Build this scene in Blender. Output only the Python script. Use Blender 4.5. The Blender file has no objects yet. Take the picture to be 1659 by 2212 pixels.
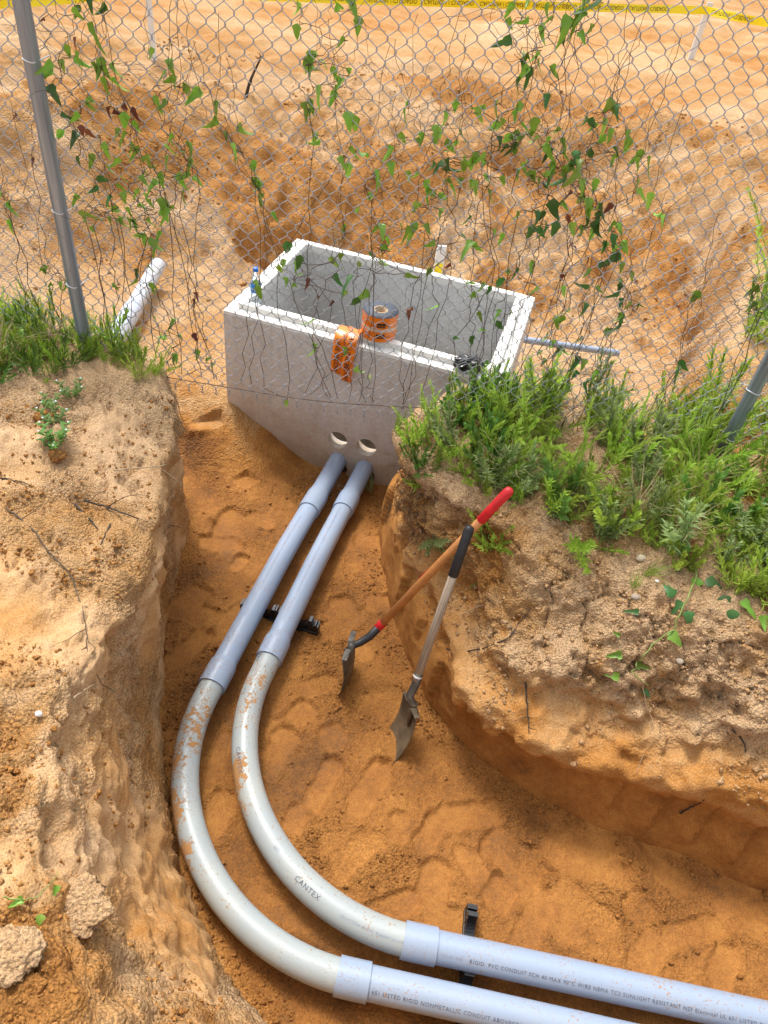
import bpy, bmesh, math, random
import numpy as np
from mathutils import Vector, Matrix
from mathutils.bvhtree import BVHTree

SC = bpy.context.scene
COL = SC.collection
rnd = random.Random(7)
rng = np.random.default_rng(11)

# ------------------------------------------------------------------ camera
PITCH, ROLL, FPX, CAMZ = math.radians(43.725), math.radians(8.894), 1559.0, 3.05
IW, IH = 1659.0, 2212.0
_f = Vector((0, math.cos(PITCH), -math.sin(PITCH)))
_u = Vector((0, math.sin(PITCH), math.cos(PITCH)))
_x = Vector((1, 0, 0))
CX = _x * math.cos(ROLL) + _u * math.sin(ROLL)
CY = -_x * math.sin(ROLL) + _u * math.cos(ROLL)
EYE = Vector((0, 0, CAMZ))
cam = bpy.data.cameras.new('camera')
cam.sensor_fit = 'VERTICAL'
cam.sensor_height = 36.0
cam.sensor_width = 27.0
cam.lens = 36.0 * FPX / IH
cam.clip_start = 0.05
cam.clip_end = 500
camo = bpy.data.objects.new('camera', cam)
COL.objects.link(camo)
camo.matrix_world = Matrix(((CX.x, CY.x, -_f.x, 0), (CX.y, CY.y, -_f.y, 0), (CX.z, CY.z, -_f.z, CAMZ), (0, 0, 0, 1)))
SC.camera = camo

# ------------------------------------------------------------------ sky, sun, exposure
SUN_EL, SUN_AZ = math.radians(62), math.radians(-35)     # azimuth from +Y towards +X
w = bpy.data.worlds.new('World'); SC.world = w; w.use_nodes = True
nt = w.node_tree
bg = nt.nodes['Background']
sky = nt.nodes.new('ShaderNodeTexSky'); sky.sky_type = 'NISHITA'
sky.sun_disc = False
sky.sun_elevation = SUN_EL
sky.sun_rotation = SUN_AZ
sky.dust_density = 4.0
sky.air_density = 1.0
hs = nt.nodes.new('ShaderNodeHueSaturation'); hs.inputs['Saturation'].default_value = 0.30
nt.links.new(sky.outputs[0], hs.inputs['Color']); nt.links.new(hs.outputs[0], bg.inputs[0])
bg.inputs[1].default_value = 0.15
sun = bpy.data.lights.new('sun', 'SUN'); sun.energy = 1.4; sun.angle = math.radians(12); sun.color = (1.0, 0.96, 0.9)
suno = bpy.data.objects.new('sun', sun); COL.objects.link(suno)
sd = Vector((math.sin(SUN_AZ) * math.cos(SUN_EL), math.cos(SUN_AZ) * math.cos(SUN_EL), math.sin(SUN_EL)))
suno.rotation_euler = sd.to_track_quat('Z', 'Y').to_euler()
SC.view_settings.view_transform = 'Standard'
SC.view_settings.look = 'None'
SC.view_settings.gamma = 1.0
SC.view_settings.use_curve_mapping = False
SC.view_settings.exposure = 1.0

# ------------------------------------------------------------------ measuring helpers (photo survey -> metres)
def sight(px, py):
    return (CX * ((px - IW / 2) / FPX) + CY * (-(py - IH / 2) / FPX) + _f)
def onz(px, py, z):
    d = sight(px, py); return EYE + d * ((z - CAMZ) / d.z)
def onplane(px, py, P, n):
    d = sight(px, py); n = Vector(n); return EYE + d * ((Vector(P) - EYE).dot(n) / d.dot(n))

# ------------------------------------------------------------------ noise
_G3 = rng.normal(size=(4096, 3)).astype(np.float32); _G3 /= np.linalg.norm(_G3, axis=1)[:, None]
def _hash(i, j, k, seed):
    h = (i * 73856093) ^ (j * 19349663) ^ (k * 83492791) ^ (seed * 2654435)
    h = (h ^ (h >> 13)) * 1274126177
    return (h ^ (h >> 11)) & 4095
def perlin3(P, scale=1.0, seed=0):
    P = np.asarray(P, np.float32) * scale + 100.0
    I = np.floor(P).astype(np.int64); F = P - I
    U = F * F * F * (F * (F * 6 - 15) + 10)
    out = 0
    for a in (0, 1):
        wa = U[..., 0] if a else 1 - U[..., 0]
        for b in (0, 1):
            wb = U[..., 1] if b else 1 - U[..., 1]
            for c in (0, 1):
                wc = U[..., 2] if c else 1 - U[..., 2]
                g = _G3[_hash(I[..., 0] + a, I[..., 1] + b, I[..., 2] + c, seed)]
                out = out + wa * wb * wc * (g[..., 0] * (F[..., 0] - a) + g[..., 1] * (F[..., 1] - b) + g[..., 2] * (F[..., 2] - c))
    return out * 1.5
def perlin2(X, Y, scale=1.0, seed=0):
    X = np.asarray(X, np.float32) * scale + 100.0; Y = np.asarray(Y, np.float32) * scale + 100.0
    i = np.floor(X).astype(np.int64); j = np.floor(Y).astype(np.int64); fx = X - i; fy = Y - j
    ux = fx ** 3 * (fx * (fx * 6 - 15) + 10); uy = fy ** 3 * (fy * (fy * 6 - 15) + 10)
    def g(a, b):
        gg = _G3[_hash(i + a, j + b, i * 0 + 7, seed)]
        return gg[..., 0] * (fx - a) + gg[..., 1] * (fy - b)
    return ((g(0, 0) * (1 - ux) + g(1, 0) * ux) * (1 - uy) + (g(0, 1) * (1 - ux) + g(1, 1) * ux) * uy) * 1.7
def fbm2(X, Y, scale, octv, seed=0, gain=.5):
    s = 0; a = 1
    for o in range(octv):
        s = s + a * perlin2(X, Y, scale * 2.03 ** o, seed + o); a *= gain
    return s
def fbm3(P, scale, octv, seed=0, gain=.5):
    s = 0; a = 1
    for o in range(octv):
        s = s + a * perlin3(P, scale * 2.03 ** o, seed + o); a *= gain
    return s
def sstep(a, b, x):
    t = np.clip((x - a) / (b - a), 0, 1); return t * t * (3 - 2 * t)

# ------------------------------------------------------------------ object helpers
def link(o, parent=None):
    COL.objects.link(o)
    if parent is not None: o.parent = parent
    return o
def mesh_from(name, V, F, mat=None, smooth=True, attrs=None):
    me = bpy.data.meshes.new(name)
    V = np.asarray(V, np.float32).reshape(-1, 3)
    if isinstance(F, np.ndarray):
        n, k = F.shape
        me.vertices.add(len(V)); me.vertices.foreach_set('co', V.ravel())
        me.loops.add(n * k); me.loops.foreach_set('vertex_index', F.astype(np.int32).ravel())
        me.polygons.add(n)
        me.polygons.foreach_set('loop_start', np.arange(n, dtype=np.int32) * k)
        me.polygons.foreach_set('loop_total', np.full(n, k, np.int32))
        me.update(calc_edges=True)
    else:
        me.from_pydata([tuple(map(float, v)) for v in V], [], F)
    if smooth: me.polygons.foreach_set('use_smooth', np.ones(len(me.polygons), bool))
    if attrs:
        for k, a in attrs.items():
            at = me.attributes.new(k, 'FLOAT', 'POINT'); at.data.foreach_set('value', np.asarray(a, np.float32).ravel())
    if mat: me.materials.append(mat)
    me.update()
    return me
def obj(name, me, parent=None):
    return link(bpy.data.objects.new(name, me), parent)
def tag(o, label, cat, group=None):
    o['label'] = label; o['category'] = cat
    if group: o['group'] = group
    return o
def structure(o): o['kind'] = 'structure'; return o
def stuff(o, label=None, cat=None):
    o['kind'] = 'stuff'
    if label: o['label'] = label; o['category'] = cat
    return o
def empty(name, loc=(0, 0, 0), rot=(0, 0, 0)):
    o = bpy.data.objects.new(name, None); o.empty_display_size = .05
    o.location = loc; o.rotation_euler = rot
    return link(o)
def gridfaces(m, n, wrap=False):
    i, j = np.meshgrid(np.arange(m - 1), np.arange(n if wrap else n - 1), indexing='ij')
    a = i * n + j; b = i * n + (j + 1) % n
    return np.stack([a, b, b + n, a + n], -1).reshape(-1, 4)

class MB:
    """collects tubes, boxes, lathes ... into one mesh"""
    def __init__(s): s.v = []; s.f = []
    def add(s, V, F):
        o = len(s.v); s.v += [tuple(map(float, p)) for p in V]; s.f += [tuple(int(i) + o for i in q) for q in F]
    def tube(s, pts, rad, sides=6, cap=True):
        pts = [Vector(p) for p in pts]; n = len(pts)
        if not hasattr(rad, '__len__'): rad = [rad] * n
        t0 = (pts[1] - pts[0]).normalized()
        a = t0.orthogonal().normalized()
        V = []
        for i, p in enumerate(pts):
            t = (pts[min(i + 1, n - 1)] - pts[max(i - 1, 0)])
            t = t.normalized() if t.length > 1e-9 else t0
            a = (a - t * a.dot(t)); a = a.normalized() if a.length > 1e-6 else t.orthogonal().normalized()
            b = t.cross(a)
            for k in range(sides):
                an = 2 * math.pi * k / sides
                V.append(p + (a * math.cos(an) + b * math.sin(an)) * rad[i])
        F = [(i * sides + k, i * sides + (k + 1) % sides, (i + 1) * sides + (k + 1) % sides, (i + 1) * sides + k) for i in range(n - 1) for k in range(sides)]
        if cap: F += [tuple(range(sides))[::-1], tuple((n - 1) * sides + k for k in range(sides))]
        s.add(V, F)
    def box(s, c, size, R=None):
        R = R or Matrix.Identity(3)
        V = [Vector(c) + R @ Vector((sx * size[0] / 2, sy * size[1] / 2, sz * size[2] / 2)) for sx in (-1, 1) for sy in (-1, 1) for sz in (-1, 1)]
        s.add(V, [(0, 1, 3, 2), (4, 6, 7, 5), (0, 4, 5, 1), (2, 3, 7, 6), (0, 2, 6, 4), (1, 5, 7, 3)])
    def lathe(s, prof, sides=24, M=None, closed=False):
        M = M or Matrix.Identity(4)
        V = []; n = len(prof)
        for r, z in prof:
            for k in range(sides):
                an = 2 * math.pi * k / sides; V.append(M @ Vector((r * math.cos(an), r * math.sin(an), z)))
        rng_ = range(n if closed else n - 1)
        F = [(i * sides + k, i * sides + (k + 1) % sides, ((i + 1) % n) * sides + (k + 1) % sides, ((i + 1) % n) * sides + k) for i in rng_ for k in range(sides)]
        s.add(V, F)
    def mesh(s, name, mat=None, smooth=True):
        me = mesh_from(name, np.array(s.v), s.f, mat, smooth); return me
    def obj(s, name, mat, parent=None, smooth=True, bevel=0):
        o = obj(name, s.mesh(name, mat, smooth), parent)
        if bevel:
            m = o.modifiers.new('bevel', 'BEVEL'); m.width = bevel; m.segments = 2; m.limit_method = 'ANGLE'; m.angle_limit = math.radians(40)
        return o
def smooth_by_angle(me, deg=40):
    me.polygons.foreach_set('use_smooth', np.ones(len(me.polygons), bool))
    try: me.set_sharp_from_angle(angle=math.radians(deg))
    except Exception: pass

# ------------------------------------------------------------------ materials
def newmat(name):
    m = bpy.data.materials.new(name); m.use_nodes = True
    nt = m.node_tree; return m, nt, nt.nodes['Principled BSDF'], nt.nodes, nt.links
def N(nt, typ, **kw):
    n = nt.nodes.new(typ)
    for k, v in kw.items(): setattr(n, k, v)
    return n
def ramp(nt, stops, interp='LINEAR'):
    r = nt.nodes.new('ShaderNodeValToRGB'); r.color_ramp.interpolation = interp
    e = r.color_ramp.elements
    while len(e) < len(stops): e.new(0.5)
    for el, (p, c) in zip(e, stops):
        el.position = p; el.color = (c, c, c, 1) if not hasattr(c, '__len__') else (*c, 1)
    return r
def math_n(nt, op, a, b=None, clamp=False):
    n = nt.nodes.new('ShaderNodeMath'); n.operation = op; n.use_clamp = clamp
    for i, v in enumerate((a, b)):
        if v is None: continue
        if isinstance(v, (int, float)): n.inputs[i].default_value = v
        else: nt.links.new(v, n.inputs[i])
    return n.outputs[0]
def noise_n(nt, vec, scale, detail=4, rough=.55, dist=0):
    n = nt.nodes.new('ShaderNodeTexNoise'); n.inputs['Scale'].default_value = scale; n.inputs['Detail'].default_value = detail
    n.inputs['Roughness'].default_value = rough; n.inputs['Distortion'].default_value = dist
    nt.links.new(vec, n.inputs['Vector']); return n
def mixc(nt, fac, a, b, mode='MIX'):
    n = nt.nodes.new('ShaderNodeMix'); n.data_type = 'RGBA'; n.blend_type = mode
    for s, v in ((n.inputs['Factor'], fac), (n.inputs['A'], a), (n.inputs['B'], b)):
        if isinstance(v, (int, float)): s.default_value = v
        elif isinstance(v, tuple): s.default_value = (*v, 1)
        else: nt.links.new(v, s)
    return n.outputs['Result']

def soil_material(name='soil', coarse=1.0):
    m, nt, b, nd, lk = newmat(name)
    geo = N(nt, 'ShaderNodeNewGeometry'); P = geo.outputs['Position']
    at = N(nt, 'ShaderNodeAttribute', attribute_name='tone')
    n1 = noise_n(nt, P, 5.0, 6, .6, .4)
    n2 = noise_n(nt, P, 38.0, 5, .65)
    n3 = noise_n(nt, P, 220.0, 3, .7)
    t = math_n(nt, 'ADD', at.outputs['Fac'], math_n(nt, 'MULTIPLY', math_n(nt, 'SUBTRACT', n1.outputs['Fac'], .5), .55))
    t = math_n(nt, 'ADD', t, math_n(nt, 'MULTIPLY', math_n(nt, 'SUBTRACT', n2.outputs['Fac'], .5), .42), clamp=True)
    r = ramp(nt, [(0.0, (.150, .064, .018)), (.22, (.285, .115, .025)), (.45, (.42, .188, .046)), (.7, (.47, .265, .108)), (1.0, (.56, .365, .20))])
    lk.new(t, r.inputs[0])
    sp = ramp(nt, [(.28, .48), (.48, .98), (.70, 1.28)])
    lk.new(n3.outputs['Fac'], sp.inputs[0])
    c = mixc(nt, 1.0, r.outputs[0], sp.outputs[0], 'MULTIPLY')
    n6 = noise_n(nt, P, 95.0, 4, .75)
    s6 = ramp(nt, [(.33, .62), (.5, 1.0), (.66, 1.22)]); lk.new(n6.outputs['Fac'], s6.inputs[0])
    cr6 = N(nt, 'ShaderNodeAttribute', attribute_name='crumb')
    c = mixc(nt, math_n(nt, 'ADD', math_n(nt, 'MULTIPLY', cr6.outputs['Fac'], 1.1), -.1, clamp=True), c, s6.outputs[0], 'MULTIPLY')
    # scattered pale grains and dark organic flecks
    n4 = noise_n(nt, P, 420.0, 1, .5)
    g1 = ramp(nt, [(.70, 0.0), (.76, 1.0)]); lk.new(n4.outputs['Fac'], g1.inputs[0])
    c = mixc(nt, math_n(nt, 'MULTIPLY', g1.outputs[0], .35), c, (.66, .52, .36))
    n5 = noise_n(nt, P, 90.0, 2, .5)
    g2 = ramp(nt, [(.69, 0.0), (.76, 1.0)]); lk.new(n5.outputs['Fac'], g2.inputs[0])
    c = mixc(nt, math_n(nt, 'MULTIPLY', g2.outputs[0], .55), c, (.11, .055, .025))
    lk.new(c, b.inputs['Base Color'])
    wet = ramp(nt, [(0.0, .62), (.4, .9), (1, .95)]); lk.new(t, wet.inputs[0])
    lk.new(wet.outputs[0], b.inputs['Roughness'])
    b.inputs['Specular IOR Level'].default_value = .25
    rough = N(nt, 'ShaderNodeAttribute', attribute_name='crumb')
    bs = math_n(nt, 'ADD', math_n(nt, 'MULTIPLY', n3.outputs['Fac'], .35), math_n(nt, 'MULTIPLY', n2.outputs['Fac'], 1.6))
    vo = N(nt, 'ShaderNodeTexVoronoi'); vo.inputs['Scale'].default_value = 95; lk.new(P, vo.inputs['Vector'])
    bs = math_n(nt, 'SUBTRACT', bs, math_n(nt, 'MULTIPLY', vo.outputs['Distance'], .8))
    bp = N(nt, 'ShaderNodeBump'); bp.inputs['Distance'].default_value = .018
    lk.new(math_n(nt, 'MULTIPLY', rough.outputs['Fac'], .9 * coarse, clamp=True), bp.inputs['Strength'])
    lk.new(bs, bp.inputs['Height']); lk.new(bp.outputs[0], b.inputs['Normal'])
    return m
SOIL = soil_material()

def simple(name, col, rough=.6, metal=0, nscale=0, namp=.15, bump=0, bscale=60, spec=.5, coords='Position'):
    m, nt, b, nd, lk = newmat(name)
    b.inputs['Roughness'].default_value = rough; b.inputs['Metallic'].default_value = metal
    b.inputs['Specular IOR Level'].default_value = spec
    geo = N(nt, 'ShaderNodeNewGeometry'); P = geo.outputs['Position']
    if nscale:
        n = noise_n(nt, P, nscale, 5, .6)
        r = ramp(nt, [(.25, tuple(c * (1 - namp) for c in col)), (.75, tuple(min(1, c * (1 + namp)) for c in col))])
        lk.new(n.outputs['Fac'], r.inputs[0]); lk.new(r.outputs[0], b.inputs['Base Color'])
    else: b.inputs['Base Color'].default_value = (*col, 1)
    if bump:
        n = noise_n(nt, P, bscale, 4, .6); bp = N(nt, 'ShaderNodeBump'); bp.inputs['Strength'].default_value = bump; bp.inputs['Distance'].default_value = .004
        lk.new(n.outputs['Fac'], bp.inputs['Height']); lk.new(bp.outputs[0], b.inputs['Normal'])
    return m
def dirty(name, col, rough=.35, dirtcol=(.40, .205, .072), amount=.5, spec=.5, stain=(.60, .56, .42), stainamt=.25):
    """plastic with splashed soil: fine specks plus clods where the mesh carries a 'dirt' attribute"""
    m, nt, b, nd, lk = newmat(name)
    b.inputs['Specular IOR Level'].default_value = spec
    P = N(nt, 'ShaderNodeNewGeometry').outputs['Position']
    big = noise_n(nt, P, 4.5, 3, .6); st = ramp(nt, [(.45, 0.0), (.75, stainamt)]); lk.new(big.outputs['Fac'], st.inputs[0])
    c = mixc(nt, st.outputs[0], col, stain)
    at = N(nt, 'ShaderNodeAttribute', attribute_name='dirt')
    fine = noise_n(nt, P, 130, 2, .6); mid = noise_n(nt, P, 9, 4, .65); med = noise_n(nt, P, 42, 4, .7)
    # specks, gathered in drifts
    s1 = math_n(nt, 'ADD', fine.outputs['Fac'], math_n(nt, 'MULTIPLY', math_n(nt, 'SUBTRACT', mid.outputs['Fac'], .5), amount))
    s1 = math_n(nt, 'ADD', s1, math_n(nt, 'MULTIPLY', at.outputs['Fac'], .16))
    k1 = ramp(nt, [(.66, 0.0), (.70, 1.0)]); lk.new(s1, k1.inputs[0])
    s2 = math_n(nt, 'ADD', med.outputs['Fac'], math_n(nt, 'MULTIPLY', at.outputs['Fac'], .30))
    k2 = ramp(nt, [(.70, 0.0), (.735, 1.0)]); lk.new(s2, k2.inputs[0])
    k = math_n(nt, 'MAXIMUM', math_n(nt, 'MULTIPLY', k1.outputs[0], .85), k2.outputs[0])
    c = mixc(nt, k, c, dirtcol)
    lk.new(c, b.inputs['Base Color'])
    rr = math_n(nt, 'ADD', rough, math_n(nt, 'MULTIPLY', k, .5)); lk.new(rr, b.inputs['Roughness'])
    bp = N(nt, 'ShaderNodeBump'); bp.inputs['Strength'].default_value = .5; bp.inputs['Distance'].default_value = .004
    lk.new(k, bp.inputs['Height']); lk.new(bp.outputs[0], b.inputs['Normal'])
    return m
M_PVC = dirty('pvc_blue_grey', (.285, .355, .47), .32, amount=.46, stainamt=.08)
M_ELBOW = dirty('pvc_elbow_grey', (.345, .385, .39), .38, amount=.5, stainamt=.25)
M_PVCW = dirty('pvc_pale', (.50, .55, .64), .4, amount=.9, stainamt=.5)
M_INK = simple('printed_ink', (.10, .11, .14), .6)
M_INKB = simple('printed_ink_faint', (.25, .28, .36), .6)
M_BLACKP = simple('black_plastic', (.010, .010, .012), .35, nscale=30, namp=.4, bump=.2)

def concrete():
    m, nt, b, nd, lk = newmat('concrete')
    P = N(nt, 'ShaderNodeNewGeometry').outputs['Position']
    n1 = noise_n(nt, P, 3.0, 5, .6, .3); n2 = noise_n(nt, P, 60, 4, .6); n3 = noise_n(nt, P, 14, 5, .7)
    r = ramp(nt, [(.25, (.56, .56, .545)), (.6, (.68, .68, .665)), (.8, (.74, .74, .725))]); lk.new(n1.outputs['Fac'], r.inputs[0])
    sp = ramp(nt, [(.3, .85), (.6, 1.04)]); lk.new(n2.outputs['Fac'], sp.inputs[0])
    c = mixc(nt, 1, r.outputs[0], sp.outputs[0], 'MULTIPLY')
    st = ramp(nt, [(.55, 0.0), (.70, .8)]); lk.new(n3.outputs['Fac'], st.inputs[0])
    c = mixc(nt, math_n(nt, 'MULTIPLY', st.outputs[0], .5), c, (.47, .39, .29))
    # vertical run marks
    mp = N(nt, 'ShaderNodeMapping'); mp.inputs['Scale'].default_value = (22, 22, 1.2); lk.new(P, mp.inputs['Vector'])
    n4 = noise_n(nt, mp.outputs[0], 1.0, 3, .6); rm = ramp(nt, [(.35, .93), (.6, 1.0)]); lk.new(n4.outputs['Fac'], rm.inputs[0])
    c = mixc(nt, 1, c, rm.outputs[0], 'MULTIPLY')
    # air-bubble pits
    vo = N(nt, 'ShaderNodeTexVoronoi'); vo.inputs['Scale'].default_value = 28; lk.new(P, vo.inputs['Vector'])
    pit = ramp(nt, [(.05, 0.0), (.09, 1.0)]); lk.new(vo.outputs['Distance'], pit.inputs[0])
    c = mixc(nt, math_n(nt, 'SUBTRACT', 1.0, pit.outputs[0]), c, (.25, .24, .22))
    # soil splash near the ground
    sx = N(nt, 'ShaderNodeSeparateXYZ'); lk.new(P, sx.inputs[0])
    low = ramp(nt, [(0.0, 1.0), (.45, 0.0)]); lk.new(math_n(nt, 'ADD', sx.outputs['Z'], math_n(nt, 'MULTIPLY', math_n(nt, 'SUBTRACT', n3.outputs['Fac'], .5), .8)), low.inputs[0])
    c = mixc(nt, math_n(nt, 'MULTIPLY', low.outputs[0], .75), c, (.40, .27, .15))
    lk.new(c, b.inputs['Base Color']); b.inputs['Roughness'].default_value = .85
    bp = N(nt, 'ShaderNodeBump'); bp.inputs['Strength'].default_value = .55; bp.inputs['Distance'].default_value = .004
    lk.new(math_n(nt, 'ADD', n2.outputs['Fac'], math_n(nt, 'MULTIPLY', pit.outputs[0], .5)), bp.inputs['Height']); lk.new(bp.outputs[0], b.inputs['Normal'])
    return m
M_CONC = concrete()
M_CONCW = simple('concrete_rim_pale', (.76, .75, .71), .85, nscale=7, namp=.12, bump=.25, bscale=70)

def galv():
    m, nt, b, nd, lk = newmat('galvanised_steel')
    P = N(nt, 'ShaderNodeNewGeometry').outputs['Position']
    mp = N(nt, 'ShaderNodeMapping'); mp.inputs['Scale'].default_value = (45, 45, 1.5); lk.new(P, mp.inputs['Vector'])
    n1 = noise_n(nt, mp.outputs[0], 1.0, 5, .65); r = ramp(nt, [(.3, (.17, .20, .25)), (.55, (.30, .35, .42)), (.75, (.45, .50, .57))]); lk.new(n1.outputs['Fac'], r.inputs[0])
    lk.new(r.outputs[0], b.inputs['Base Color']); b.inputs['Metallic'].default_value = .55; b.inputs['Roughness'].default_value = .45
    return m
M_POST = galv()
M_WIRE = simple('galvanised_wire', (.40, .42, .46), .4, metal=.35, nscale=25, namp=.35)
M_TIE = simple('aluminium_tie', (.72, .73, .74), .35, metal=.6)
M_RUST = simple('rusty_wire', (.13, .085, .06), .8, nscale=30, namp=.4)

def leafmat(name, col, col2, rough=.4, trans=.25, scale=40):
    m, nt, b, nd, lk = newmat(name)
    P = N(nt, 'ShaderNodeNewGeometry').outputs['Position']
    oi = N(nt, 'ShaderNodeObjectInfo')
    n = noise_n(nt, P, scale, 3, .6); c = mixc(nt, n.outputs['Fac'], col, col2)
    hsv = N(nt, 'ShaderNodeHueSaturation'); lk.new(c, hsv.inputs['Color'])
    lk.new(math_n(nt, 'ADD', .72, math_n(nt, 'MULTIPLY', oi.outputs['Random'], .6)), hsv.inputs['Value'])
    lk.new(math_n(nt, 'ADD', .485, math_n(nt, 'MULTIPLY', oi.outputs['Random'], .03)), hsv.inputs['Hue'])
    lk.new(hsv.outputs[0], b.inputs['Base Color']); b.inputs['Roughness'].default_value = rough
    tr = N(nt, 'ShaderNodeBsdfTranslucent'); lk.new(hsv.outputs[0], tr.inputs['Color'])
    mx = N(nt, 'ShaderNodeMixShader'); mx.inputs[0].default_value = trans
    lk.new(b.outputs[0], mx.inputs[1]); lk.new(tr.outputs[0], mx.inputs[2])
    lk.new(mx.outputs[0], nd['Material Output'].inputs['Surface'])
    return m
M_LEAF = leafmat('vine_leaf_green', (.12, .27, .025), (.23, .40, .04))
M_LEAFD = leafmat('vine_leaf_dark', (.035, .11, .022), (.07, .18, .035))
M_LEAFY = leafmat('vine_leaf_lime', (.19, .36, .035), (.28, .42, .06))
M_LEAFR = leafmat('vine_leaf_russet', (.10, .025, .015), (.20, .06, .03))
M_STEM = simple('vine_stem_brown', (.085, .06, .036), .8, nscale=40, namp=.4)
M_STEMG = simple('vine_stem_green', (.20, .27, .06), .6, nscale=40, namp=.3)
M_WEED = [leafmat('weed_green', (.19, .31, .025), (.34, .46, .06), .5, .4), leafmat('weed_bright', (.31, .46, .04), (.48, .60, .10), .5, .4),
          leafmat('weed_grey_green', (.20, .28, .08), (.33, .41, .16), .55, .3), leafmat('weed_deep_green', (.075, .17, .02), (.15, .27, .045), .45, .3)]
M_GRASSDRY = leafmat('dry_stalk', (.32, .24, .11), (.42, .33, .18), .7, .2)
M_TWIG = simple('twig_dark', (.045, .033, .024), .85, nscale=60, namp=.5, bump=.3)
M_ROOT = simple('root_pale', (.42, .31, .19), .8, nscale=60, namp=.3)

# ------------------------------------------------------------------ ground
TOE_L = [(-1.45, 3.2), (-1.12, 2.8), (-1.04, 2.35), (-.98, 1.95), (-.90, 1.74), (-.77, 1.41), (-.67, 1.21), (-.54, .97), (-.43, .84), (-.29, .69), (-.12, .55), (.2, .42), (.8, .32), (2.0, .25), (6.0, .2)]
TOE_R = [(6.0, 1.0), (2.6, 1.15), (1.84, 1.27), (1.5, 1.37), (1.15, 1.43), (.72, 1.60), (.44, 1.83), (.30, 2.0), (.136, 2.41), (.014, 2.83), (-.02, 3.4)]
POLY = np.array(TOE_L + TOE_R)
def poly_dist(X, Y):
    """signed distance to the trench floor outline, positive outside"""
    d = np.full(X.shape, 1e9); ins = np.zeros(X.shape, bool)
    n = len(POLY)
    for i in range(n):
        ax, ay = POLY[i]; bx, by = POLY[(i + 1) % n]
        dx, dy = bx - ax, by - ay
        t = np.clip(((X - ax) * dx + (Y - ay) * dy) / (dx * dx + dy * dy), 0, 1)
        d = np.minimum(d, np.hypot(X - ax - t * dx, Y - ay - t * dy))
        if ay != by:
            cr = ((ay > Y) != (by > Y)) & (X < (bx - ax) * (Y - ay) / (by - ay) + ax)
            ins ^= cr
    return np.where(ins, -d, d)

prints = []
_pr = random.Random(3)
def add_print(x, y, ang, L=.29, Wd=.105, dep=.012): prints.append((x, y, ang, L, Wd, dep))
for (px, py, a) in [(470, 1170, 20), (515, 1215, 70), (420, 1290, 80), (500, 1370, 30), (410, 1400, 60), (650, 1540, 55), (720, 1590, -35), (800, 1700, 60), (700, 1690, 75), (860, 1790, 80), (760, 1850, 40),
                    (930, 1800, 60), (1010, 1760, 15), (1130, 1850, -10), (1240, 1830, 10), (940, 1900, 80), (1080, 1930, 60), (1150, 1990, 75), (1260, 1960, -30), (1380, 1960, 40), (1290, 1880, -15), (1450, 1900, -25),
                    (1400, 2060, 60), (1500, 2010, 30), (1560, 2090, 45), (1600, 1960, 10), (850, 1960, 20), (960, 1990, -10), (640, 1770, 80), (600, 1620, 85), (470, 1760, 75), (470, 1640, 80), (600, 1960, -20), (690, 1480, 25), (450, 960, 40), (530, 1040, 50), (560, 1120, 10)]:
    p = onz(px, py, 0); add_print(p.x, p.y, math.radians(a + _pr.uniform(-12, 12)), _pr.uniform(.13, .33), _pr.uniform(.085, .15), _pr.uniform(.005, .020))
for k in range(22):
    x, y = _pr.choice([(_pr.uniform(-.05, 2.0), _pr.uniform(1.0, 1.5)), (_pr.uniform(-.3, .25), _pr.uniform(1.1, 2.1)), (_pr.uniform(-.95, -.6), _pr.uniform(1.9, 3.1)), (_pr.uniform(-.3, .1), _pr.uniform(2.0, 3.0))])
    prints.insert(0, (x, y, _pr.uniform(0, 3.14), _pr.uniform(.15, .32), _pr.uniform(.10, .2), _pr.uniform(.002, .014)))

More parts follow.
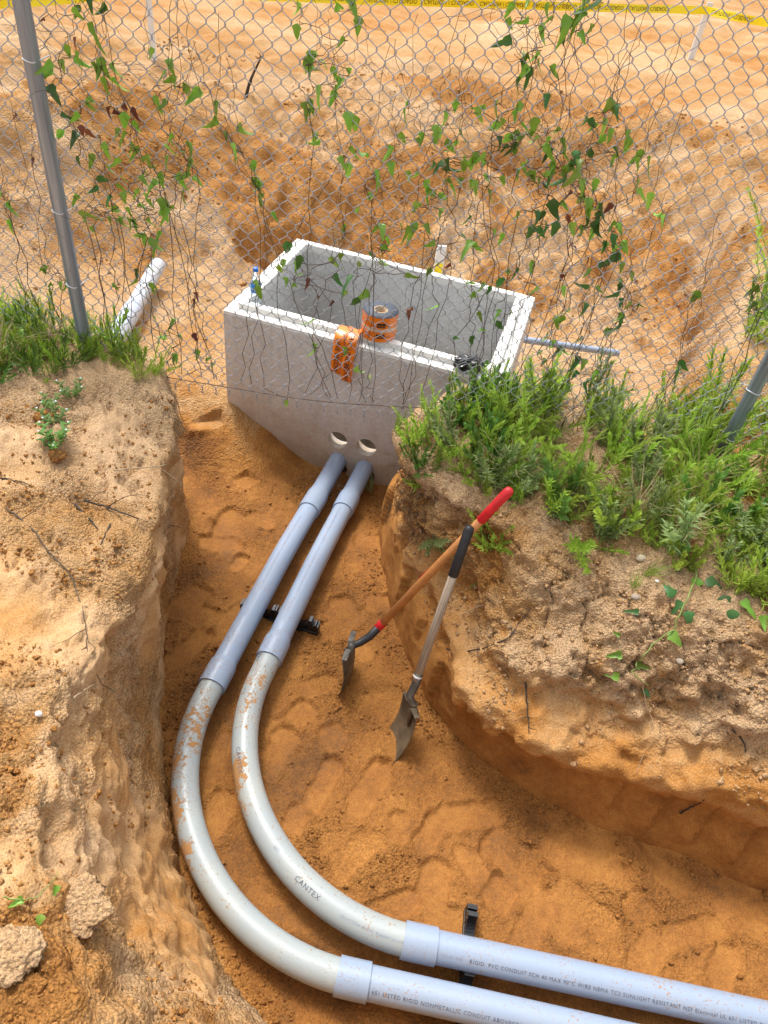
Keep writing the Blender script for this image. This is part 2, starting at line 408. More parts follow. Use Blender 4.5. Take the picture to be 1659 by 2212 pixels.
def h_ground(X, Y, detail=True):
    X = np.asarray(X, float); Y = np.asarray(Y, float)
    d = poly_dist(X, Y)
    lowf = fbm2(X, Y, .55, 4, 50)
    med = fbm2(X, Y, 2.2, 4, 60)
    # pit round the vault, beyond the fence
    fl = .27 * np.maximum(sstep(3.15, 3.85, Y) * sstep(-.55, -1.15, X), np.maximum(sstep(3.65, 4.3, Y), sstep(3.3, 3.9, Y) * sstep(.2, .7, X)))
    yy = Y - .22 * X + .55 * lowf
    far = sstep(5.35, 7.4, yy) * .70
    left = sstep(-2.7, -3.9, X + .4 * lowf) * .70
    xr = X + .12 * med + .12 * lowf
    xw = xr - np.interp(Y, [3.3, 4.2, 5.2, 6.5, 9], [1.45, 1.75, 2.2, 2.45, 2.6])
    right = (.70 * sstep(-.05, .16, xw) + .06 * sstep(.16, .7, xw)) * sstep(3.0, 3.4, Y)
    pit = fl + np.maximum(np.maximum(far, left), right) * 1.0
    mound = .20 * np.exp(-(((X - .25) / .95) ** 2 + ((Y - 8.5 - .15 * X) / .55) ** 2)) + .20 * np.exp(-(((X - 2.0) / .9) ** 2 + ((Y - 8.2) / .6) ** 2)) \
        + .20 * np.exp(-(((X + 1.15) / .6) ** 2 + ((Y - 6.1) / .45) ** 2)) + .22 * np.exp(-(((X - 3.6) / .7) ** 2 + ((Y - 7.4) / .8) ** 2)) + .2 * np.exp(-(((X + 2.6) / .6) ** 2 + ((Y - 6.4) / .4) ** 2)) \
        + .16 * np.exp(-(((X + .2) / .5) ** 2 + ((Y - 6.6) / .25) ** 2))
    mound = mound * (1 + .22 * med)
    # undercut hollows left by the digger
    hol = .17 * np.exp(-(((X + 1.25) / .38) ** 2 + ((Y - 5.62 + .2 * med) / .11) ** 2)) + .16 * np.exp(-(((X - 1.0) / .5) ** 2 + ((Y - 7.35) / .2) ** 2))
    act = sstep(5.0, 6.0, Y) * sstep(12, 8, Y)
    pit = pit + mound - hol + (.10 * lowf + .055 * med) * (.15 + .85 * act) * sstep(3.6, 4.6, Y)
    pit = pit + .10 * sstep(9, 14, Y) * lowf
    # natural grade either side of the trench (the banks cover its edge)
    out = .80 + .20 * sstep(.8, 1.3, d)
    tr = out * sstep(.30, .5, d)
    k = sstep(3.0, 3.45, Y)
    h = tr * (1 - k) + pit * k
    h = h - .075 * sstep(2.7, 3.4, Y) * sstep(-.85, -.45, X) * sstep(.25, -.05, X) * sstep(4.2, 3.8, Y)
    _c, _s = math.cos(math.radians(-11.18)), math.sin(math.radians(-11.18)); bu = (X + 1.108) * _c + (Y - 3.724) * _s; bv = -(X + 1.108) * _s + (Y - 3.724) * _c
    inbox = (bu > .03) & (bu < 1.66) & (bv > .03) & (bv < 1.10)
    rg = .5 - np.abs(fbm2(X, Y, 1.5, 4, 310)); rg2 = .5 - np.abs(fbm2(X, Y, 6.0, 3, 320))
    h = h + (.13 * (rg - .3) + .05 * (rg2 - .3)) * sstep(4.6, 5.6, Y) * sstep(9.5, 7.5, Y)
    if detail:
        near = sstep(9, 3.5, Y)
        flat = np.zeros_like(h)
        fine = .010 * fbm2(X, Y, 7, 3, 70) + .0055 * np.abs(fbm2(X, Y, 22, 3, 80)) + .0035 * fbm2(X, Y, 55, 2, 90) * near
        lump = np.maximum(0, perlin2(X, Y, 16, 95)) ** 2 * .035 * sstep(-.1, .5, perlin2(X, Y, 1.6, 97))
        inside = sstep(.05, -.03, d) * (1 - k)
        h = h + .018 * med * inside
        for (x, y, a, L, Wd, dep) in prints:
            sel = (np.abs(X - x) < .3) & (np.abs(Y - y) < .3)
            if not sel.any(): continue
            xs, ys = X[sel] - x, Y[sel] - y
            u = xs * math.cos(a) + ys * math.sin(a); v = -xs * math.sin(a) + ys * math.cos(a)
            wv = Wd * (1 - .12 * np.cos(u / L * 7)) * .5
            q = (np.abs(u / (L * .5)) ** 2.6 + np.abs(v / wv) ** 2.6) ** (1 / 2.6)
            q = q + .16 * perlin2(X[sel], Y[sel], 15, 5) + .10 * perlin2(X[sel], Y[sel], 34, 6)
            m = sstep(1.04, .89, q); rim = np.exp(-((q - 1.15) / .11) ** 2)
            hh = h[sel]; lev = float(np.median(hh[q < 1.1])) * .97 - dep * (.75 + .9 * u / L)
            hh = hh * (1 - m) + lev * m + .0055 * rim * (1 + perlin2(X[sel], Y[sel], 30, 8)) * (1 - flat[sel]); h[sel] = hh
            flat[sel] = np.maximum(flat[sel], m)
        fine = fine * (1 - .45 * inside); lump = lump * (1 - .35 * inside)
        h = h + (fine + lump * (.4 + .6 * near)) * (1 - .60 * flat)
        h = np.where(inbox, -.12, h)
        return h, d, flat, med, lowf, mound
    return h
gx = np.concatenate([[-150, -60, -30, -15, -9], np.arange(-6.5, -1.62, .036), np.arange(-1.62, 2.3, .0095), np.arange(2.3, 7, .036), [8, 10, 14, 20, 30, 60, 150]])
ys = [3.75]; st = .014
while ys[-1] < 24: ys.append(ys[-1] + st); st = .014 + .0055 * (ys[-1] - 3.75)
gy = np.concatenate([[-150, -60, -20, -8, -4, -2, -1, -.4, 0], np.arange(.15, 3.75, .0095), ys, [28, 34, 45, 60, 100, 160]])
GX, GY = np.meshgrid(gx, gy, indexing='ij')
GH, GD, GFLAT, GMED, GLOW, GMOUND = h_ground(GX, GY)
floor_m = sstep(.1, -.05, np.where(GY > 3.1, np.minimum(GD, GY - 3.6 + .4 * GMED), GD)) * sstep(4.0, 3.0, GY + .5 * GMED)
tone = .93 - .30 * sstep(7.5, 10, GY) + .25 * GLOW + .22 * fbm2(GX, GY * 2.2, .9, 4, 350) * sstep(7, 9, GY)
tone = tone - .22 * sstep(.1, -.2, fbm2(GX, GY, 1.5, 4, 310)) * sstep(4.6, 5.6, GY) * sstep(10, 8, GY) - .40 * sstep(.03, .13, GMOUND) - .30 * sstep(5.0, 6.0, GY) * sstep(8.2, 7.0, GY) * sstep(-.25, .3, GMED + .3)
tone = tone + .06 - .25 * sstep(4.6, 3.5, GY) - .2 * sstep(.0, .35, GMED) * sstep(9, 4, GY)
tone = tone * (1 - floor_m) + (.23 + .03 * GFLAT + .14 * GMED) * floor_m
tone = np.where(GY > 4.2, np.maximum(tone, .47), tone)
crumb = np.clip(.85 - .30 * floor_m - .28 * GFLAT + .35 * floor_m * sstep(.0, .5, perlin2(GX, GY, 3.0, 900)), .1, 1) * (1 - .25 * sstep(8, 12, GY))
V = np.stack([GX, GY, GH], -1).reshape(-1, 3)
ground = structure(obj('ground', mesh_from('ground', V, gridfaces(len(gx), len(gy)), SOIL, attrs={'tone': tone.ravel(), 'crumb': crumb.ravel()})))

# ------------------------------------------------------------------ trench banks (lofted, with overhangs)
def crom(ctrl, n):
    """Catmull-Rom along axis 0, n samples"""
    c = np.asarray(ctrl, float); m = len(c)
    t = np.linspace(0, m - 1, n); i = np.clip(np.floor(t).astype(int), 0, m - 2); f = (t - i).reshape((-1,) + (1,) * (c.ndim - 1))
    p0 = c[np.maximum(i - 1, 0)]; p1 = c[i]; p2 = c[i + 1]; p3 = c[np.minimum(i + 2, m - 1)]
    return p1 + .5 * f * (p2 - p0 + f * (2 * p0 - 5 * p1 + 4 * p2 - p3 + f * (3 * (p1 - p2) + p3 - p0)))
def resample(G, n, axis):
    """re-space a control grid evenly by mean arc length, n samples"""
    G = np.moveaxis(np.asarray(G, float), axis, 0)
    D = crom(G, len(G) * 40)
    seg = np.linalg.norm(np.diff(D, axis=0), axis=-1); seg = np.minimum(seg, .35).mean(axis=1)
    s = np.concatenate([[0], np.cumsum(seg)]); t = np.interp(np.linspace(0, s[-1], n), s, np.arange(len(s)))
    i = np.clip(np.floor(t).astype(int), 0, len(s) - 2); f = (t - i).reshape(-1, 1, 1)
    return np.moveaxis(D[i] * (1 - f) + D[i + 1] * f, 0, axis)
def normals(P):
    a = np.gradient(P, axis=0); b = np.gradient(P, axis=1); n = np.cross(a, b)
    return n / np.maximum(np.linalg.norm(n, axis=-1, keepdims=True), 1e-9)
banks_bvh = []
def make_bank(name, ctrl, ns, nt_, disp, flip):
    G = resample(np.array(ctrl, float), ns, 0); G = resample(G, nt_, 1)
    Nn = normals(G) * (-1 if flip else 1)
    P, tone, crumb = disp(G, Nn)
    F = gridfaces(ns, nt_)
    if flip: F = F[:, ::-1]
    V = P.reshape(-1, 3)
    o = structure(obj(name, mesh_from(name, V, F, SOIL, attrs={'tone': tone.ravel(), 'crumb': crumb.ravel()})))
    S = P[::3, ::3]; banks_bvh.append(BVHTree.FromPolygons(S.reshape(-1, 3).tolist(), gridfaces(S.shape[0], S.shape[1]).tolist()))
    return o

# columns: (toe), (low), (mid), (lip), spine ; heights interleaved
def lcol(toe, low, mid, lip, lz, sp, sz):
    toe, low, mid, lip, sp = map(np.array, (toe, low, mid, lip, sp))
    L = lambda k: lip + (sp - lip) * k
    return [(*(toe + (toe - lip) * .1), -.18), (*toe, .0), (*low, .30), (*mid, .62), (*lip, lz), (*L(.10), lz + .07), (*L(.35), lz * .4 + sz * .6), (*L(.7), sz), (*sp, sz), (*(sp + (sp - lip) * .25), .75)]
LB = [lcol((-5.5, 3.75), (-5.5, 3.65), (-5.5, 3.5), (-5.5, 3.3), .95, (-5.5, 2.2), 1.08),
      lcol((-3.0, 3.65), (-3.0, 3.55), (-3.0, 3.4), (-3.0, 3.25), .95, (-3.3, 2.0), 1.08),
      lcol((-1.9, 3.5), (-1.9, 3.4), (-1.9, 3.3), (-1.9, 3.15), .97, (-2.7, 1.8), 1.08),
      lcol((-1.40, 3.25), (-1.38, 3.18), (-1.36, 3.1), (-1.33, 3.0), .98, (-2.5, 1.7), 1.10),
      lcol((-1.12, 2.90), (-1.13, 2.85), (-1.12, 2.81), (-1.11, 2.78), .94, (-2.45, 1.6), 1.12),
      lcol((-1.06, 2.50), (-1.07, 2.46), (-1.04, 2.42), (-1.01, 2.40), .90, (-2.4, 1.5), 1.14),
      lcol((-1.00, 2.10), (-.99, 2.08), (-.94, 2.05), (-.91, 2.02), .87, (-2.4, 1.35), 1.15),
      lcol((-.93, 1.86), (-.92, 1.82), (-.89, 1.76), (-.88, 1.70), .88, (-2.4, 1.15), 1.17),
      lcol((-.87, 1.64), (-.88, 1.58), (-.885, 1.50), (-.92, 1.38), .92, (-2.35, .9), 1.20),
      lcol((-.775, 1.41), (-.80, 1.36), (-.835, 1.27), (-.89, 1.14), .96, (-2.25, .6), 1.22),
      lcol((-.685, 1.21), (-.71, 1.15), (-.755, 1.06), (-.83, .92), 1.0, (-2.1, .3), 1.25),
      lcol((-.565, .99), (-.60, .92), (-.645, .82), (-.73, .66), 1.03, (-1.9, -.05), 1.28),
      lcol((-.44, .83), (-.48, .75), (-.53, .64), (-.60, .47), 1.05, (-1.6, -.5), 1.3),
      lcol((-.30, .68), (-.33, .60), (-.38, .49), (-.43, .30), 1.06, (-1.2, -1.0), 1.32),
      lcol((-.12, .545), (-.14, .46), (-.17, .36), (-.20, .17), 1.06, (-.6, -1.4), 1.33),
      lcol((.2, .43), (.19, .34), (.17, .24), (.15, .06), 1.06, (.1, -1.6), 1.34),
      lcol((.8, .33), (.8, .25), (.8, .15), (.8, -.02), 1.06, (.9, -1.6), 1.34),
      lcol((2.0, .26), (2.0, .18), (2.0, .08), (2.0, -.1), 1.06, (2.2, -1.6), 1.30),
      lcol((5.5, .22), (5.5, .14), (5.5, .04), (5.5, -.1), 1.06, (5.5, -1.6), 1.30)]
def disp_left(G, Nn):
    z = G[..., 2]; nz = np.clip(Nn[..., 2], 0, 1)
    big = fbm3(G, 2.6, 3, 1); mid = fbm3(G, 8, 3, 4); sm = fbm3(G, 26, 3, 8); ti = fbm3(G, 75, 2, 12)
    lay = perlin3(G * np.array([1.2, 1.2, 7.0]), 1.4, 20)
    steep = sstep(.75, .35, nz)
    top = 1 - steep
    rough = sstep(-.2, .35, fbm3(G, 1.8, 2, 31))        # crumbly fill here, cut smooth there
    rid = .5 - np.abs(fbm3(G, 5.5, 3, 34)); rid2 = .5 - np.abs(fbm3(G, 17, 3, 37))
    d = .042 * big * sstep(-.1, .4, z) + .012 * mid + .045 * (rid - .3) * sstep(.1, .5, z) + .016 * rid2 + (.003 + .009 * rough) * sm + (.0014 + .0035 * rough) * ti
    d += steep * (.018 * lay * sstep(.25, .6, z) + .012 * perlin3(G * np.array([6, 6, 1.0]), 1.0, 25) + .010 * perlin3(G * np.array([22, 22, 2.5]), 1.0, 26))
    d += (np.maximum(0, perlin3(G, 19, 41)) ** 1.5) * .05 * rough * sstep(.7, .95, z)
    # slab edges and cracks in the crust
    cr = np.abs(perlin3(G, 4.2, 61) + .25 * perlin3(G, 13, 62)); d -= .022 * sstep(.035, .0, cr) * sstep(.75, .95, z)
    P = G + Nn * d[..., None]
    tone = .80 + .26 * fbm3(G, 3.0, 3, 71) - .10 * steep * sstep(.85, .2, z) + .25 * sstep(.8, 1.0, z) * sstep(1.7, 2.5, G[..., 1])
    spill = sstep(.06, .30, fbm3(G, 2.3, 3, 77)) * sstep(.5, .8, z)       # loose orange subsoil thrown on top
    tone = tone - .34 * spill * (1 - .5 * steep) * (.35 + .65 * sstep(1.3, .7, G[..., 1]))
    crumb = .35 + .65 * np.maximum(rough, spill) - .25 * steep * (1 - rough)
    return P, tone, crumb
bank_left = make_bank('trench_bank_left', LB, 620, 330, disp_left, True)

def rcol(toe, low, hi, mid, lip, sp, back, lz=.93, sz=1.0, lowz=.24, hiz=.38, midz=.64, ov=0):
    toe, low, hi, mid, lip, sp, back = map(np.array, (toe, low, hi, mid, lip, sp, back))
    return [(*(toe * 1.02 - lip * .02), -.18), (*toe, 0), (*low, lowz), (*hi, hiz), (*mid, midz), (*(mid * .35 + lip * .65), lz - .07), (*lip, lz), (*(lip * .6 + sp * .4), sz), (*sp, sz), (*(sp * .5 + back * .5), sz - .1), (*back, .15)]
RB = [rcol((.10, 3.42), (.14, 3.40), (.18, 3.38), (.22, 3.34), (.28, 3.28), (.45, 3.2), (.62, 3.36), .82, .95),
      rcol((-.01, 3.22), (.02, 3.16), (.04, 3.11), (.05, 3.03), (.06, 2.95), (.50, 3.02), (.80, 3.45), .88),
      rcol((.015, 2.86), (.05, 2.80), (.07, 2.77), (.07, 2.70), (.08, 2.64), (.58, 2.98), (.95, 3.6), .92),
      rcol((.08, 2.58), (.11, 2.55), (.13, 2.53), (.19, 2.49), (.24, 2.46), (.66, 2.96), (1.1, 3.7), .93),
      rcol((.15, 2.36), (.18, 2.35), (.22, 2.35), (.29, 2.35), (.37, 2.37), (.74, 2.96), (1.2, 3.75), .93),
      rcol((.25, 2.12), (.28, 2.11), (.32, 2.13), (.39, 2.20), (.47, 2.32), (.82, 2.96), (1.3, 3.75), .93),
      rcol((.35, 1.93), (.37, 1.92), (.40, 1.92), (.46, 2.05), (.56, 2.27), (.92, 2.96), (1.4, 3.75), .93),
      rcol((.50, 1.76), (.50, 1.77), (.47, 1.72), (.52, 1.88), (.63, 2.19), (1.0, 2.96), (1.5, 3.75), .93),
      rcol((.72, 1.60), (.72, 1.65), (.66, 1.58), (.71, 1.76), (.77, 2.15), (1.1, 2.98), (1.6, 3.75), .94),
      rcol((.93, 1.505), (.92, 1.57), (.85, 1.55), (.86, 1.73), (.88, 2.14), (1.2, 3.0), (1.7, 3.75), .95),
      rcol((1.15, 1.43), (1.13, 1.51), (1.06, 1.53), (1.03, 1.71), (1.0, 2.10), (1.35, 3.0), (1.8, 3.75), .95),
      rcol((1.5, 1.37), (1.48, 1.45), (1.39, 1.48), (1.35, 1.66), (1.3, 2.02), (1.6, 3.0), (2.0, 3.75), .95),
      rcol((1.84, 1.27), (1.83, 1.36), (1.73, 1.42), (1.70, 1.58), (1.64, 1.93), (1.9, 3.0), (2.3, 3.75), .95),
      rcol((2.6, 1.15), (2.6, 1.23), (2.5, 1.3), (2.5, 1.47), (2.5, 1.85), (2.6, 3.0), (2.8, 3.9), .97),
      rcol((5.5, 1.0), (5.5, 1.08), (5.5, 1.15), (5.5, 1.3), (5.5, 1.7), (5.5, 3.0), (5.5, 3.9), .97)]
def disp_right(G, Nn):
    z = G[..., 2]; nz = Nn[..., 2]
    wob = .05 * fbm3(G, 3.5, 3, 101)
    up = sstep(.28, .40, z + wob)                          # above the cut shovel face
    crustk = sstep(.45, .70, z + 1.6 * wob)
    big = fbm3(G, 2.8, 3, 102); mid = fbm3(G, 8.5, 4, 105); sm = fbm3(G, 27, 3, 109); ti = fbm3(G, 80, 2, 113)
    rid = .5 - np.abs(fbm3(G * np.array([1, 1, 1.6]), 4.5, 3, 134)); rid2 = .5 - np.abs(fbm3(G, 15, 3, 137))
    d = (.006 + .035 * up) * big + (.004 + .012 * up) * mid + up * .030 * (rid - .3) + (.003 + .016 * crustk + .005 * up) * (rid2 - .3) + (.0015 + .008 * crustk) * sm + (.0008 + .0048 * crustk) * ti
    d += .040 * np.exp(-((z + 1.3 * wob - .43) / .055) ** 2) * sstep(2.1, 1.8, G[..., 1])
    # horizontal strata that break away in ledges
    strata = perlin3(G * np.array([.8, .8, 5.5]) + .25 * mid[..., None], 1.7, 121)
    bed = perlin3(np.stack([G[..., 0] * .7, G[..., 1] * .7, (z - .22 * G[..., 0]) * 3.2], -1) + .18 * mid[..., None], 1.5, 171)
    d += up * .060 * np.sign(bed) * np.abs(bed) ** .45 * sstep(1.0, .86, z)
    d += up * .018 * np.sign(strata) * np.abs(strata) ** .5 * sstep(1.02, .8, z)
    pit = sstep(.32, .62, perlin3(G * np.array([1, 1, 1.5]), 8, 131) + .25 * sm); d -= crustk * .022 * pit
    cr = np.abs(perlin3(G * np.array([1, 1, .7]), 4.0, 161) + .3 * perlin3(G, 12, 162)); d -= .030 * sstep(.04, .0, cr) * crustk * sstep(1.0, .9, z)
    # spade facets in the lower face
    sx = G[..., 0] * 5.2 - G[..., 1] * 2.0; fac = (sx - np.floor(sx)); d += (1 - up) * .045 * (fac - .5) * sstep(.03, .12, z) * sstep(-.3, .2, perlin3(G, 2.2, 140))
    P = G + Nn * d[..., None]
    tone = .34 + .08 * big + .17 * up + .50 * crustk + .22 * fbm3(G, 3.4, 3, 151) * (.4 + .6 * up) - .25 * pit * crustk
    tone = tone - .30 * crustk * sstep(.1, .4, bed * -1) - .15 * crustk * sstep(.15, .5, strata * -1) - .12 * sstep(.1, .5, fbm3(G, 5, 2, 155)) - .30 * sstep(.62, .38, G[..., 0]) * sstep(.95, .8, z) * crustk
    crumb = .10 + .25 * up + .65 * crustk
    return P, tone, crumb
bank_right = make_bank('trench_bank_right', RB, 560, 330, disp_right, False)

def ground_z(x, y):
    X = np.array([[x, x]]); return float(h_ground(X, np.array([[y, y]]))[0][0, 0])
def surf(x, y):
    best = ground_z(x, y)
    for b in banks_bvh:
        h = b.ray_cast(Vector((x, y, 3)), Vector((0, 0, -1)))
        if h[0] is not None: best = max(best, h[0].z)
    return best
def hit(px, py):
    """surveyed spot on the banks (or the trench floor) for a photo point"""
    d = sight(px, py).normalized(); best = onz(px, py, 0.0); bd = (best - EYE).length; n = Vector((0, 0, 1))
    for b in banks_bvh:
        h = b.ray_cast(EYE, d)
        if h[0] is not None and h[3] < bd: best, bd, n = h[0], h[3], h[1]
    if n.dot(d) > 0: n = -n
    return best, n
# ------------------------------------------------------------------ concrete vault
BA = Vector((-1.108, 3.724, .885)); BYAW = math.radians(-11.18); BL, BW = 1.69, 1.13; BH = 1.0; WT = .115
bd = Vector((math.cos(BYAW), math.sin(BYAW), 0)); bn = Vector((-math.sin(BYAW), math.cos(BYAW), 0))
vault = empty('precast_vault', (BA.x, BA.y, BA.z - BH), (0, 0, BYAW))
tag(vault, 'open grey precast concrete box with pale rim and round knockout holes behind the fence', 'concrete box')
def bake(o):
    dg = bpy.context.evaluated_depsgraph_get(); dg.update()
    return bpy.data.meshes.new_from_object(o.evaluated_get(dg))
def tmp_obj(mb):
    o = mb.obj('tmp', None, None, smooth=False); b_ = bmesh.new(); b_.from_mesh(o.data); bmesh.ops.recalc_face_normals(b_, faces=b_.faces); b_.to_mesh(o.data); b_.free(); return o
mb = MB(); mb.box((BL / 2, BW / 2, BH / 2), (BL, BW, BH)); body = tmp_obj(mb)
bm = bmesh.new(); bm.from_mesh(body.data)
bmesh.ops.bevel(bm, geom=[e for e in bm.edges], offset=.012, segments=2, affect='EDGES'); bm.to_mesh(body.data); bm.free()
cut = MB(); cut.box((BL / 2, BW / 2, BH / 2 + .12), (BL - 2 * WT, BW - 2 * WT, BH)); cutters = [tmp_obj(cut)]
def face_uv(px, py):
    p = onplane(px, py, BA, bn); q = p - BA; return q.dot(bd), p.z
holes = []
for (px, py), r in (((729, 951), .064), ((791, 967), .066), ((729, 1011), .066), ((788, 1027), .066)):
    u, z = face_uv(px, py); holes.append((u, z))
    m = MB(); M4 = Matrix.Translation((u, 0, z - (BA.z - BH))) @ Matrix.Rotation(math.radians(90), 4, 'X')
    m.tube([M4 @ Vector((0, 0, -.3)), M4 @ Vector((0, 0, .3))], r, 32); cutters.append(tmp_obj(m))
for (u, z) in holes[:2]:
    m = MB(); zz = z - (BA.z - BH); m.tube([Vector((u, .045, zz)), Vector((u, .3, zz))], .092, 32); cutters.append(tmp_obj(m))
for c in cutters:
    md = body.modifiers.new('b', 'BOOLEAN'); md.operation = 'DIFFERENCE'; md.solver = 'EXACT'; md.object = c
me = bake(body)
for c in cutters + [body]: bpy.data.objects.remove(c)
me.name = 'body'; me.materials.clear(); me.materials.append(M_CONC); me.polygons.foreach_set('use_smooth', np.zeros(len(me.polygons), bool))
obj('body', me, vault)
mb = MB(); nx_, ny_ = 40, 26
sx_, sy_ = np.meshgrid(np.linspace(WT + .001, BL - WT - .001, nx_), np.linspace(WT + .001, BW - WT - .001, ny_), indexing='ij')
sv = np.stack([sx_, sy_, .15 + .02 * fbm2(sx_, sy_, 4, 4, 400)], -1).reshape(-1, 3)
obj('mud_floor', mesh_from('mud_floor', sv, gridfaces(nx_, ny_), simple('dark_sump_mud', (.030, .021, .014), .95, nscale=12, namp=.5, bump=.6, bscale=40, spec=.1)), vault)
# raised inner tongue of the rim plus the ledge, both paler than the body
def ring(mb, o0, o1, z0, z1):
    A = [(o0, o0), (BL - o0, o0), (BL - o0, BW - o0), (o0, BW - o0)]; B = [(o1, o1), (BL - o1, o1), (BL - o1, BW - o1), (o1, BW - o1)]
    V = [(x, y, z0) for x, y in A] + [(x, y, z1) for x, y in A] + [(x, y, z1) for x, y in B] + [(x, y, z0) for x, y in B]
    F = []
    for k in range(4):
        n = (k + 1) % 4
        F += [(k, n, 4 + n, 4 + k), (4 + k, 4 + n, 8 + n, 8 + k), (8 + k, 8 + n, 12 + n, 12 + k), (12 + k, 12 + n, n, k)]
    mb.add(V, F)
mb = MB(); ring(mb, .004, WT + .003, BH - .018, BH + .003); mb.obj('rim_ledge', M_CONCW, vault, False, .004)
mb = MB(); ring(mb, .066, WT + .004, BH - .01, BH + .036); mb.obj('rim_tongue', M_CONCW, vault, False, .006)

# ------------------------------------------------------------------ conduits
PR = .0572
def conduit_path(p0, c, p1, R):
    """straight - bend - straight, returned as dense points with cumulative length, all at height z"""
    p0, c, p1 = map(lambda q: Vector((q[0], q[1], 0)), (p0, c, p1))
    a = (p0 - c).normalized(); b = (p1 - c).normalized(); th = a.angle(b); tl = R / math.tan(th / 2)
    s = c + a * tl; e = c + b * tl; cen = c + (a + b).normalized() * (R / math.sin(th / 2))
    sv, ev = s - cen, e - cen; ang = sv.angle(ev); sg = 1 if sv.cross(ev).z > 0 else -1
    pts = [p0 + (s - p0) * k / 40 for k in range(40)]
    pts += [cen + Matrix.Rotation(sg * ang * k / 64, 3, 'Z') @ sv for k in range(64)]
    pts += [e + (p1 - e) * k / 40 for k in range(41)]
    return pts
def zprof(p): return .105 - .075 * float(sstep(2.5, 3.6, np.array(p.y))) - .012 * float(sstep(.6, 2.5, np.array(p.x)))
def sub(path, s0, s1, step=.02):
    L = [0]
    for a, b in zip(path, path[1:]): L.append(L[-1] + (b - a).length)
    out = []; n = max(2, int((s1 - s0) / step) + 1)
    for s in np.linspace(s0, s1, n):
        i = int(np.clip(np.searchsorted(L, s) - 1, 0, len(path) - 2)); f = (s - L[i]) / max(1e-6, L[i + 1] - L[i])
        out.append(path[i] * (1 - f) + path[i + 1] * f)
    return out
def length_at(path, pred):
    L = 0
    for a, b in zip(path, path[1:]):
        if pred(a): return L
        L += (b - a).length
    return L
def frame(path, i):
    t = (path[min(i + 1, len(path) - 1)] - path[max(i - 1, 0)]).normalized(); side = t.cross(Vector((0, 0, 1))).normalized(); return t, side, side.cross(t)
def pipe_mesh(name, pts, prof, mat, sides=36, dirt=None):
    """prof: list of (station fraction 0..1 -> radius) rings; hollow end lips come with the profile"""
    V = []; rings = []
    for k, (i, r) in enumerate(prof):
        p = pts[i]; t, sd_, up = frame(pts, i)
        for q in range(sides):
            an = 2 * math.pi * q / sides; V.append(p + (up * math.cos(an) + sd_ * math.sin(an)) * r)
    n = len(prof)
    F = [(a * sides + q, (a + 1) * sides + q, (a + 1) * sides + (q + 1) % sides, a * sides + (q + 1) % sides) for a in range(n - 1) for q in range(sides)]
    V = np.array([tuple(v) for v in V])
    dv = np.zeros(len(V))
    if dirt:
        for (P, r, s) in dirt: dv = np.maximum(dv, s * np.exp(-(((V - np.array(P)) / np.array(r)) ** 2).sum(1)))
        dv *= 1 + .8 * fbm3(V, 9, 3, 300)
    me = mesh_from(name, V, np.array(F), mat, attrs={'dirt': dv}); smooth_by_angle(me, 50)
    return me
def run_prof(pts, r, lip=True):
    n = len(pts); pr = [(i, r) for i in range(n)]
    if lip: pr = [(0, r - .012)] + pr + [(n - 1, r - .012)]
    return pr
def text_verts(s, size, spacing=1.0):
    cu = bpy.data.curves.new('t', 'FONT'); cu.body = s; cu.size = size; cu.space_character = spacing; cu.resolution_u = 2
    o = bpy.data.objects.new('t', cu); COL.objects.link(o); me = bake(o)
    V = [v.co.copy() for v in me.vertices]; F = [tuple(p.vertices) for p in me.polygons]
    bpy.data.objects.remove(o); bpy.data.meshes.remove(me)
    return V, F
def lettering(path, s, s0, size, phi, mat, parent, r=PR, flip=1, stretch=1.0, name='printed_lettering'):
    V, F = text_verts(s, size, 1.15)
    P = sub(path, 0, sum((b - a).length for a, b in zip(path, path[1:])) - 1e-4, .01); out = []
    for v in V:
        st = s0 + flip * v.x * stretch; i = st / .01; i0 = int(np.clip(math.floor(i), 0, len(P) - 2)); f = i - i0
        p = P[i0] * (1 - f) + P[i0 + 1] * f; t, sd_, up = frame(P, i0)
        an = phi - flip * (v.y - size * .35) / r
        out.append(p + (up * math.cos(an) + sd_ * math.sin(an)) * (r + .0013))
    mb = MB(); mb.add(out, F); o = mb.obj(name, mat, parent, smooth=False); o['kind'] = 'stuff'; return o
